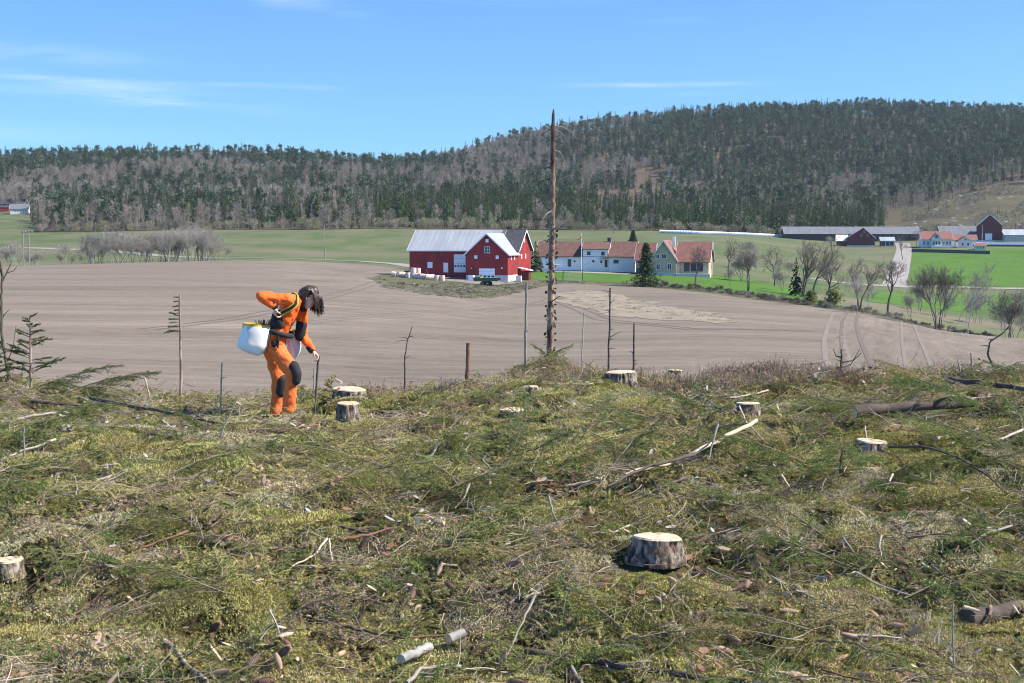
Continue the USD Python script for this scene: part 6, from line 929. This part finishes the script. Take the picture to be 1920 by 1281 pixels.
mat('white_birch', [(.10, .09, .08), (.30, .285, .26), (.42, .40, .37)], scale=4, stretch=(1, 1, 3), rough=.7)
stick('short white birch log with dark ends at the bottom left of the middle', [(752, 1236), (778, 1225), (806, 1213)], 19, 'white_birch', .12, 'birch_log', 'log', ends=True, r1=.95); stick('white birch log end poking out of the slash in the lower middle', [(842, 1198), (858, 1191), (870, 1187)], 19, 'white_birch', .12, 'birch_log', 'log', ends=True, r1=.95)
stick('dark hollow log in deep shade at the right edge', [(1812, 1160), (1860, 1150), (1935, 1136)], 40, D, .06, 'hollow_log', 'log', 1, ends=False); stick('short pale broken stub sticking out beside the hollow log', [(1806, 1138), (1822, 1142), (1836, 1146)], 9, PL, .16); stick('pink broken stub on the front of the hollow log', [(1856, 1138), (1857, 1146), (1855, 1155)], 10, T, .14)
rng = np.random.default_rng(91)
for i in range(34):
    px, row = rng.uniform(30, 1890), rng.uniform(830, 1275); k = i % 3
    lab, grp = [('small pale wood chip lying on the slash', 'pale wood chips on the slash'), ('small flake of grey lichen covered bark on the slash', 'grey lichen flakes on the slash'), ('small pinkish bark flake lying on the slash', 'pinkish bark flakes on the slash')][k]
    b = trimesh.creation.icosphere(1, 1.0); v = b.vertices * (1 + .5 * (meshkit.noise(b.vertices * 2 + i) - .5)[:, None]) * np.array([rng.uniform(.015, .035), rng.uniform(.01, .02), .008]); R = trimesh.transformations.euler_matrix(rng.normal(0, .3), rng.normal(0, .3), rng.uniform(0, 6.3))[:3, :3]; put('wood_chip' if k == 0 else 'bark_flake', (v @ R.T + near(px, row, .06), b.faces), ['fresh_cut', 'lichen', 'tan_bark'][k], label=lab, cat='wood chip' if k == 0 else 'bark', group=grp)
# ------------------------------------------------------------------ the person planting
YP = float(near(505, 783, .04)[1]); UM = FPX / YP * 4.0033                    # detail units per metre
def pz(x, y, d=0.0): return at(420 + x / 4.0033, 500 + y / 4.0033, YP + d)
from manifold3d import Manifold, OpType
def ball(p, r): return Manifold.sphere(r, 16).translate(tuple(map(float, p)))
def chain(*js): return [Manifold.batch_hull([ball(a[0], a[1]), ball(b[0], b[1])]) for a, b in zip(js[:-1], js[1:])]
def blob(*js): return Manifold.batch_hull([ball(*j) for j in js])
def melt(parts, edge=.016, it=14, wr=0.0, seed=0, ws=11):
    """one smooth continuous skin over the union of the parts, with cloth folds of height wr"""
    m = Manifold.batch_boolean(parts, OpType.Add).refine_to_length(edge).to_mesh(); t = trimesh.Trimesh(m.vert_properties[:, :3], m.tri_verts, process=True); trimesh.smoothing.filter_taubin(t, .5, .52, it)
    if wr: n = t.vertex_normals; t.vertices = t.vertices + n * ((meshkit.fbm(t.vertices * [ws, ws, ws * .8], 3, seed) - .5) * 2 * wr)[:, None]
    return t
J = lambda x, y, d, r: (pz(x, y, d), r)
mat('orange_cloth', [(.82, .125, .022), (.95, .17, .035)], scale=6, rough=.75, spec=.2); mat('orange_trousers', [(.62, .135, .035), (.74, .18, .05)], scale=6, rough=.8, spec=.2)
mat('black_cloth', [(.018, .018, .02), (.035, .034, .038)], scale=8, rough=.8); mat('skin', [(.62, .36, .27), (.70, .43, .33)], scale=10, rough=.55); mat('dark_hair', [(.030, .018, .012), (.075, .047, .033)], scale=30, rough=.45, spec=.4)
mat('white_canvas', [(.66, .67, .68), (.78, .78, .78)], scale=4, rough=.7); mat('yellow_band', [(.62, .40, .03), (.74, .50, .06)], scale=5, rough=.6); mat('steel_pipe', [(.05, .05, .052), (.10, .098, .10)], scale=6, rough=.5, spec=.5); mat('eye_white', [(.7, .7, .68), (.75, .75, .72)])
pers = thing('person', 'person in orange work clothes bending over with dark hair hanging and a pipe in hand', 'person')
def hand(w, dirv, curl, side, L=.175):
    """palm and five fingers: w wrist, dirv towards the knuckles, curl the direction in which the fingers close, side towards the thumb"""
    d, c = unit(dirv), unit(curl); c = unit(c - d * (c @ d)); s = unit(np.cross(d, c)) * side; out = [blob((w, .024), (w + d * .045 + s * .026, .016), (w + d * .085 + s * .030, .013), (w + d * .085 - s * .030, .012), (w + d * .04 - s * .026, .014))]
    for k, (o, l) in enumerate(((.030, .068), (.010, .076), (-.011, .072), (-.031, .056))):
        a = w + d * .085 + s * o; b = a + (d * .75 + c * .6) * l * .5; e = b + (d * .1 + c * 1.0) * l * .34; f = e + (c * .8 - d * .5) * l * .26; out += chain((a, .0105), (b, .0098), (e, .009), (f, .0078))
    a = w + d * .025 + s * .026; b = a + (d * .5 + s * .55 + c * .4) * .042; e = b + (d * .45 + c * .75 - s * .1) * .034; out += chain((a, .014), (b, .0115), (e, .009)); return out
wr_n, wr_f = pz(384, 305, -.27), pz(662, 632, .17); dn, df = unit(pz(383, 380, -.24) - wr_n), unit(pz(735, 700, .17) - wr_f)
body = chain(J(575, 285, 0, .055), J(622, 245, 0, .055)) + [blob(J(650, 212, 0, .082), J(625, 222, 0, .078), J(664, 235, 0, .07), J(640, 272, 0, .058), J(612, 296, 0, .036), J(626, 296, .02, .03), J(626, 296, -.02, .03)), blob(J(672, 262, 0, .024), J(676, 276, 0, .012), J(660, 278, 0, .014)), blob(J(637, 298, 0, .018), J(628, 303, .012, .01), J(628, 303, -.012, .01)), blob(J(618, 238, -.078, .018), J(612, 250, -.078, .012)), blob(J(618, 238, .078, .018), J(612, 250, .078, .012))]
body += [blob(J(520, 275, -.1, .06), J(520, 275, .1, .06), J(490, 330, -.08, .08), J(490, 330, .08, .08)), blob(J(490, 330, 0, .10), J(410, 470, -.05, .085), J(410, 470, .05, .085)), blob(J(410, 470, 0, .09), J(372, 580, -.07, .09), J(372, 580, .07, .09))] + chain(J(505, 258, -.16, .05), J(285, 228, -.33, .04), (wr_n, .026)) + chain(J(578, 330, .17, .05), J(590, 515, .22, .038), (wr_f, .026)) + chain(J(385, 600, -.09, .07), J(512, 790, -.17, .05), J(487, 1085, -.12, .04)) + chain(J(352, 610, .09, .07), J(412, 860, .10, .05), J(390, 1100, .10, .04)) + chain(J(530, 275, 0, .05), J(575, 285, 0, .05))
body += hand(wr_n, dn, [1, .5, -.1], 1) + hand(wr_f, df, [-.35, -.2, -1], -1)
put('body', melt(body, .0075, 6), 'skin', pers, smooth=True)
for d in (-.032, .032):
    e = put('eye', trimesh.creation.icosphere(2, .011).apply_translation(pz(664, 262, d) + [.022, 0, -.012]), 'eye_white', pers); put('iris', trimesh.creation.icosphere(1, .006).apply_translation(pz(664, 262, d) + [.0285, 0, -.0155]), 'dark_hair', e)
put('mouth', trimesh.creation.icosphere(2, 1).apply_transform(np.diag([.008, .022, .004, 1])).apply_translation(pz(641, 297, 0) + [.012, 0, -.010]), 'brick_red', pers)
jk = [blob(J(535, 262, -.12, .07), J(535, 262, .12, .07), J(490, 330, -.10, .10), J(500, 335, .12, .10), J(462, 300, 0, .07)), blob(J(490, 335, -.10, .098), J(500, 340, .10, .098), J(418, 460, -.10, .092), J(428, 470, .10, .092), J(390, 440, 0, .09)), blob(J(415, 460, -.09, .105), J(425, 470, .09, .105), J(382, 555, -.11, .105), J(400, 560, .11, .105))]
jk += chain(J(515, 262, -.13, .085), J(480, 248, -.21, .072), J(275, 224, -.33, .057), J(372, 285, -.275, .044)) + chain(J(575, 320, .15, .085), J(583, 400, .20, .064), J(590, 515, .22, .057), J(655, 620, .175, .042)) + chain(J(548, 278, 0, .085), J(572, 284, 0, .066))
put('jacket', melt(jk, .015, 9, .021, 3, 14), 'orange_cloth', pers, smooth=True)
put('jacket_panel', melt([blob(J(402, 372, -.165, .065), J(385, 430, -.165, .06), J(420, 440, -.17, .05), J(418, 360, -.16, .05))], .02, 6, .006, 4), 'black_cloth', pers, smooth=True)
put('elbow_patch', melt(chain(J(583, 430, .19, .066), J(572, 520, .20, .064)), .02, 6), 'black_cloth', pers, smooth=True)
for a, b, r in ((J(366, 281, -.277, .049), J(378, 294, -.273, .046), 0), (J(645, 606, .18, .047), J(658, 625, .173, .045), 0)): put('cuff', melt([blob(a, b)], .015, 4), 'black_cloth', pers, smooth=True)
put('collar', melt([blob(J(572, 300, -.03, .045), J(596, 318, 0, .038), J(572, 300, .03, .045))], .015, 5), 'black_cloth', pers, smooth=True)
tr_ = [blob(J(382, 545, -.09, .10), J(392, 545, .09, .10), J(377, 608, -.09, .110), J(356, 608, .08, .110))] + chain(J(378, 605, -.09, .110), J(450, 700, -.14, .096), J(510, 790, -.17, .082), J(508, 880, -.155, .072), J(492, 980, -.135, .073), J(487, 1074, -.12, .080)) + chain(J(356, 612, .08, .110), J(387, 740, .10, .092), J(408, 860, .10, .077), J(402, 960, .10, .071), J(390, 1086, .10, .079))
put('trousers', melt(tr_, .015, 9, .022, 8, 12), 'orange_trousers', pers, smooth=True)
put('knee_pad', melt(chain(J(520, 752, -.185, .070), J(538, 800, -.185, .068), J(534, 850, -.175, .066)), .02, 6), 'black_cloth', pers, smooth=True); put('knee_pad', melt(chain(J(432, 850, .07, .066), J(430, 900, .07, .064), J(424, 945, .07, .060)), .02, 6), 'black_cloth', pers, smooth=True)
put('boot', melt([blob(J(476, 1100, -.12, .055), J(494, 1075, -.12, .055), J(535, 1112, -.13, .038), J(478, 1116, -.12, .040))], .02, 6), 'black_cloth', pers, smooth=True); put('boot', melt([blob(J(380, 1120, .10, .055), J(394, 1092, .10, .055), J(440, 1130, .08, .038), J(380, 1134, .10, .040))], .02, 6), 'black_cloth', pers, smooth=True)
rng = np.random.default_rng(3); hr = [blob(J(643, 197, 0, .090), J(612, 208, 0, .085), J(592, 238, 0, .062), J(669, 193, 0, .071)), blob(J(596, 222, -.05, .05), J(574, 262, -.05, .034), J(632, 186, -.045, .05)), blob(J(598, 222, .05, .05), J(580, 252, .05, .035), J(640, 190, .05, .05))]
hair = MB().tm(melt(hr, .012, 6, .006, 5, 30))
for k in range(230):
    d = rng.uniform(-.02, .092); f_ = rng.uniform(0, 1); x0 = 650 + 46 * f_ - 14 * abs(d) / .085; y0 = 150 + 34 * f_ + 22 * abs(d) / .085; ln = rng.uniform(.6, 1.0); P = [pz(x0, y0, d), pz(x0 + 26 + 12 * (1 - f_), y0 + 42, d * 1.12), pz(x0 + 42 + rng.normal(0, 9), y0 + 100 * ln, d * 1.15), pz(x0 + 44 + rng.normal(0, 16), y0 + 185 * ln, d * 1.1)]
    hair.tube(P, np.array([.010, .010, .008, .003]) * rng.uniform(.5, 1.0), 5)
for k in range(60): q = rng.uniform(0, 1); d = -.02 - .066 * q; P = [pz(672 - 22 * q, 160 + 14 * q, d), pz(700 - 26 * q, 196 + 10 * q, d * 1.08), pz(712 - 34 * q + rng.normal(0, 4), 235 + 14 * q, d * 1.1), pz(718 - 40 * q + rng.normal(0, 7), rng.uniform(262, 330), d * 1.05)]; hair.tube(P, np.array([.010, .009, .007, .002]), 5)
for k in range(50): q = rng.uniform(0, 1); d = -.070 - .02 * rng.uniform(); P = [pz(640 - 34 * q, 176 + 16 * q, d), pz(622 - 40 * q, 215, d - .012), pz(606 - 34 * q + rng.normal(0, 4), 258, d - .008), pz(600 - 22 * q + rng.normal(0, 6), rng.uniform(290, 325), d + .01)]; hair.tube(P, np.array([.011, .011, .009, .003]), 5)
for k in range(46): d = .086 + rng.uniform(0, .015); s_ = 1 if k % 2 else 1; x0 = rng.uniform(640, 690); P = [pz(x0, 185, d * s_), pz(x0 + 12, 235, d * s_ * 1.05), pz(x0 + 20 + rng.normal(0, 6), 290, d * s_), pz(x0 + 18 + rng.normal(0, 10), rng.uniform(310, 335), d * s_ * .9)]; hair.tube(P, [.012, .012, .009, .003], 5)
put('hair', hair, 'dark_hair', pers, smooth=True)
def band(pts, w, th, m, nm):
    P = np.array(pts); n = 24; s = np.linspace(0, len(P) - 1, n); C = np.stack([PchipInterpolator(np.arange(len(P)), P[:, k])(s) for k in range(3)], 1); t = np.gradient(C, axis=0); t /= np.linalg.norm(t, axis=1, keepdims=True); o = unit(C - C.mean(0) + np.array([0, -.25, 0])); o -= (o * t).sum(1, keepdims=True) * t; o = unit(o); b = np.cross(t, o) * w / 2; q = np.stack([C - b, C + b, C + b + o * th, C - b + o * th], 1).reshape(-1, 3); i = np.arange(n - 1)[:, None] * 4; f = np.concatenate([np.concatenate([i + [j, (j + 1) % 4, 4 + (j + 1) % 4], i + [j, 4 + (j + 1) % 4, 4 + j]]) for j in range(4)]); put(nm, (q, f), m, pers)
SH = [pz(505, 205, -.06), pz(540, 225, -.13), pz(540, 275, -.205), pz(505, 310, -.222), pz(455, 338, -.226), pz(420, 358, -.222)]
band(SH, .062, .006, 'yellow_band', 'harness_strap'); band([p + np.array([.002, -.008, .004]) for p in SH], .030, .006, 'black_cloth', 'harness_webbing')
a_ = np.linspace(0, 2 * PI, 33); cw = pz(410, 487, 0); put('waist_belt', MB().tube([cw + np.array([math.cos(a) * .150, math.sin(a) * .215, math.cos(a) * -.05]) for a in a_], .030, 8, False), 'black_cloth', pers, smooth=True)
put('pouch', melt([blob(J(372, 565, -.215, .028), J(395, 575, -.21, .026), J(372, 590, -.215, .026))], .012, 4), 'black_cloth', pers, smooth=True); put('hanging_strap', MB().tube([pz(405, 500, -.22), pz(408, 560, -.225), pz(402, 612, -.22)], [.014, .012, .012], 6), 'black_cloth', pers)
def sack(name, label, secs, m='white_canvas', seed=0):
    """open bag lofted through (x, y, d, half width, half depth, lean) rings"""
    t = thing(name, label, 'bag'); n = 40; a = np.arange(n) / n * 2 * PI; Sx = np.array(secs, float); k = 26; s = np.linspace(0, len(Sx) - 1, k); Q = np.stack([PchipInterpolator(np.arange(len(Sx)), Sx[:, c])(s) for c in range(6)], 1); R = []
    for x, y, d, hw, hd, lean in Q: c = pz(x, y, d); R.append(c + np.stack([np.cos(a) * hw, np.sin(a) * hd, np.cos(a) * lean], 1))
    R = np.array(R); v = R.reshape(-1, 3); v = np.vstack([v, R[-1].mean(0)]); v += .012 * (meshkit.fbm(v * [9, 9, 5], 3, seed) - .5)[:, None] * np.array([1, 1, .3]); i = np.arange(k - 1)[:, None] * n + np.arange(n); j = np.arange(k - 1)[:, None] * n + (np.arange(n) + 1) % n; f = np.concatenate([np.stack([i, j, j + n], -1).reshape(-1, 3), np.stack([i, j + n, i + n], -1).reshape(-1, 3), np.stack([(k - 1) * n + np.arange(n), (k - 1) * n + (np.arange(n) + 1) % n, np.full(n, k * n)], 1)]); put('cloth', (v, f), m, t, smooth=True)
    top = R[0] + (R[0] - R[0].mean(0)) * .03; low = R[0] + (R[0] - R[0].mean(0)) * .03; dz = unit(R[4].mean(0) - R[0].mean(0)) * .062; inn = R[0] - (R[0] - R[0].mean(0)) * .03; rb = np.vstack([inn + dz * .0 + [0, 0, .004], top + [0, 0, .004], low + dz, inn + dz]); i = np.arange(n); j = (i + 1) % n; f = np.concatenate([np.concatenate([np.stack([i + q * n, j + q * n, j + q2 * n], 1), np.stack([i + q * n, j + q2 * n, i + q2 * n], 1)]) for q, q2 in ((0, 1), (1, 2), (2, 3), (3, 0))]); put('rim_band', (rb, f), 'yellow_band', t)
    return t, R
bag, R = sack('planting_bag', 'white open planting bag with yellow rim hanging at the hip of the person', [(248, 432, -.17, .155, .12, -.012), (238, 500, -.18, .165, .135, -.01), (216, 580, -.18, .168, .14, -.02), (205, 630, -.17, .135, .11, -.03), (215, 655, -.17, .06, .05, -.02)], seed=1)
put('hanger', MB().tube([pz(350, 440, -.12), pz(380, 455, -.15), pz(405, 480, -.19)], .014, 6), 'black_cloth', bag); sd = MB(); st2 = MB(); rng = np.random.default_rng(4)
for k in range(12): p = pz(rng.uniform(240, 330), 470, rng.uniform(-.24, -.08)); e = p + np.array([rng.normal(0.02, .03), rng.normal(0, .03), .10]); st2.tube([p, e], [.004, .002], 4); needled(sd, p + (e - p) * .4, e, rng, .004, .02, .005)
sp_ = thing('seedlings', 'dark green spruce seedlings standing in the white planting bag', 'seedlings'); put('stem', st2, 'twig_bark', sp_); put('needles', sd, 'conifer_needles', sp_)
sack('planting_bag', 'second white planting bag hanging on the far side of the person before the thigh', [(512, 478, .27, .075, .10, .0), (520, 540, .28, .085, .11, .0), (530, 620, .29, .075, .11, .02), (535, 675, .29, .045, .07, .03), (536, 690, .29, .02, .03, .02)], seed=2)
g = pz(672, 1048, .20); g[2] = fg(g[0], g[1]) - .01; tp = wr_f + df * .105 + unit(np.array([-.35, -.2, -1])) * .022; pt = thing('planting_pipe', 'dark slim planting pipe held upright by the person and set on the ground', 'tool', tuple(g)); put('pipe', MB().tube([(0, 0, 0), (tp - g) * .5, tp - g], .0125, 10), 'steel_pipe', pt, smooth=60); put('grip', MB().tube([(tp - g) * .97, (tp - g) * 1.035], .017, 10), 'black_cloth', pt, smooth=60); put('foot_jaw', MB().tube([(tp - g) * .0, (tp - g) * .05, (tp - g) * .12], [.006, .019, .014], 8), 'steel_pipe', pt, smooth=60)
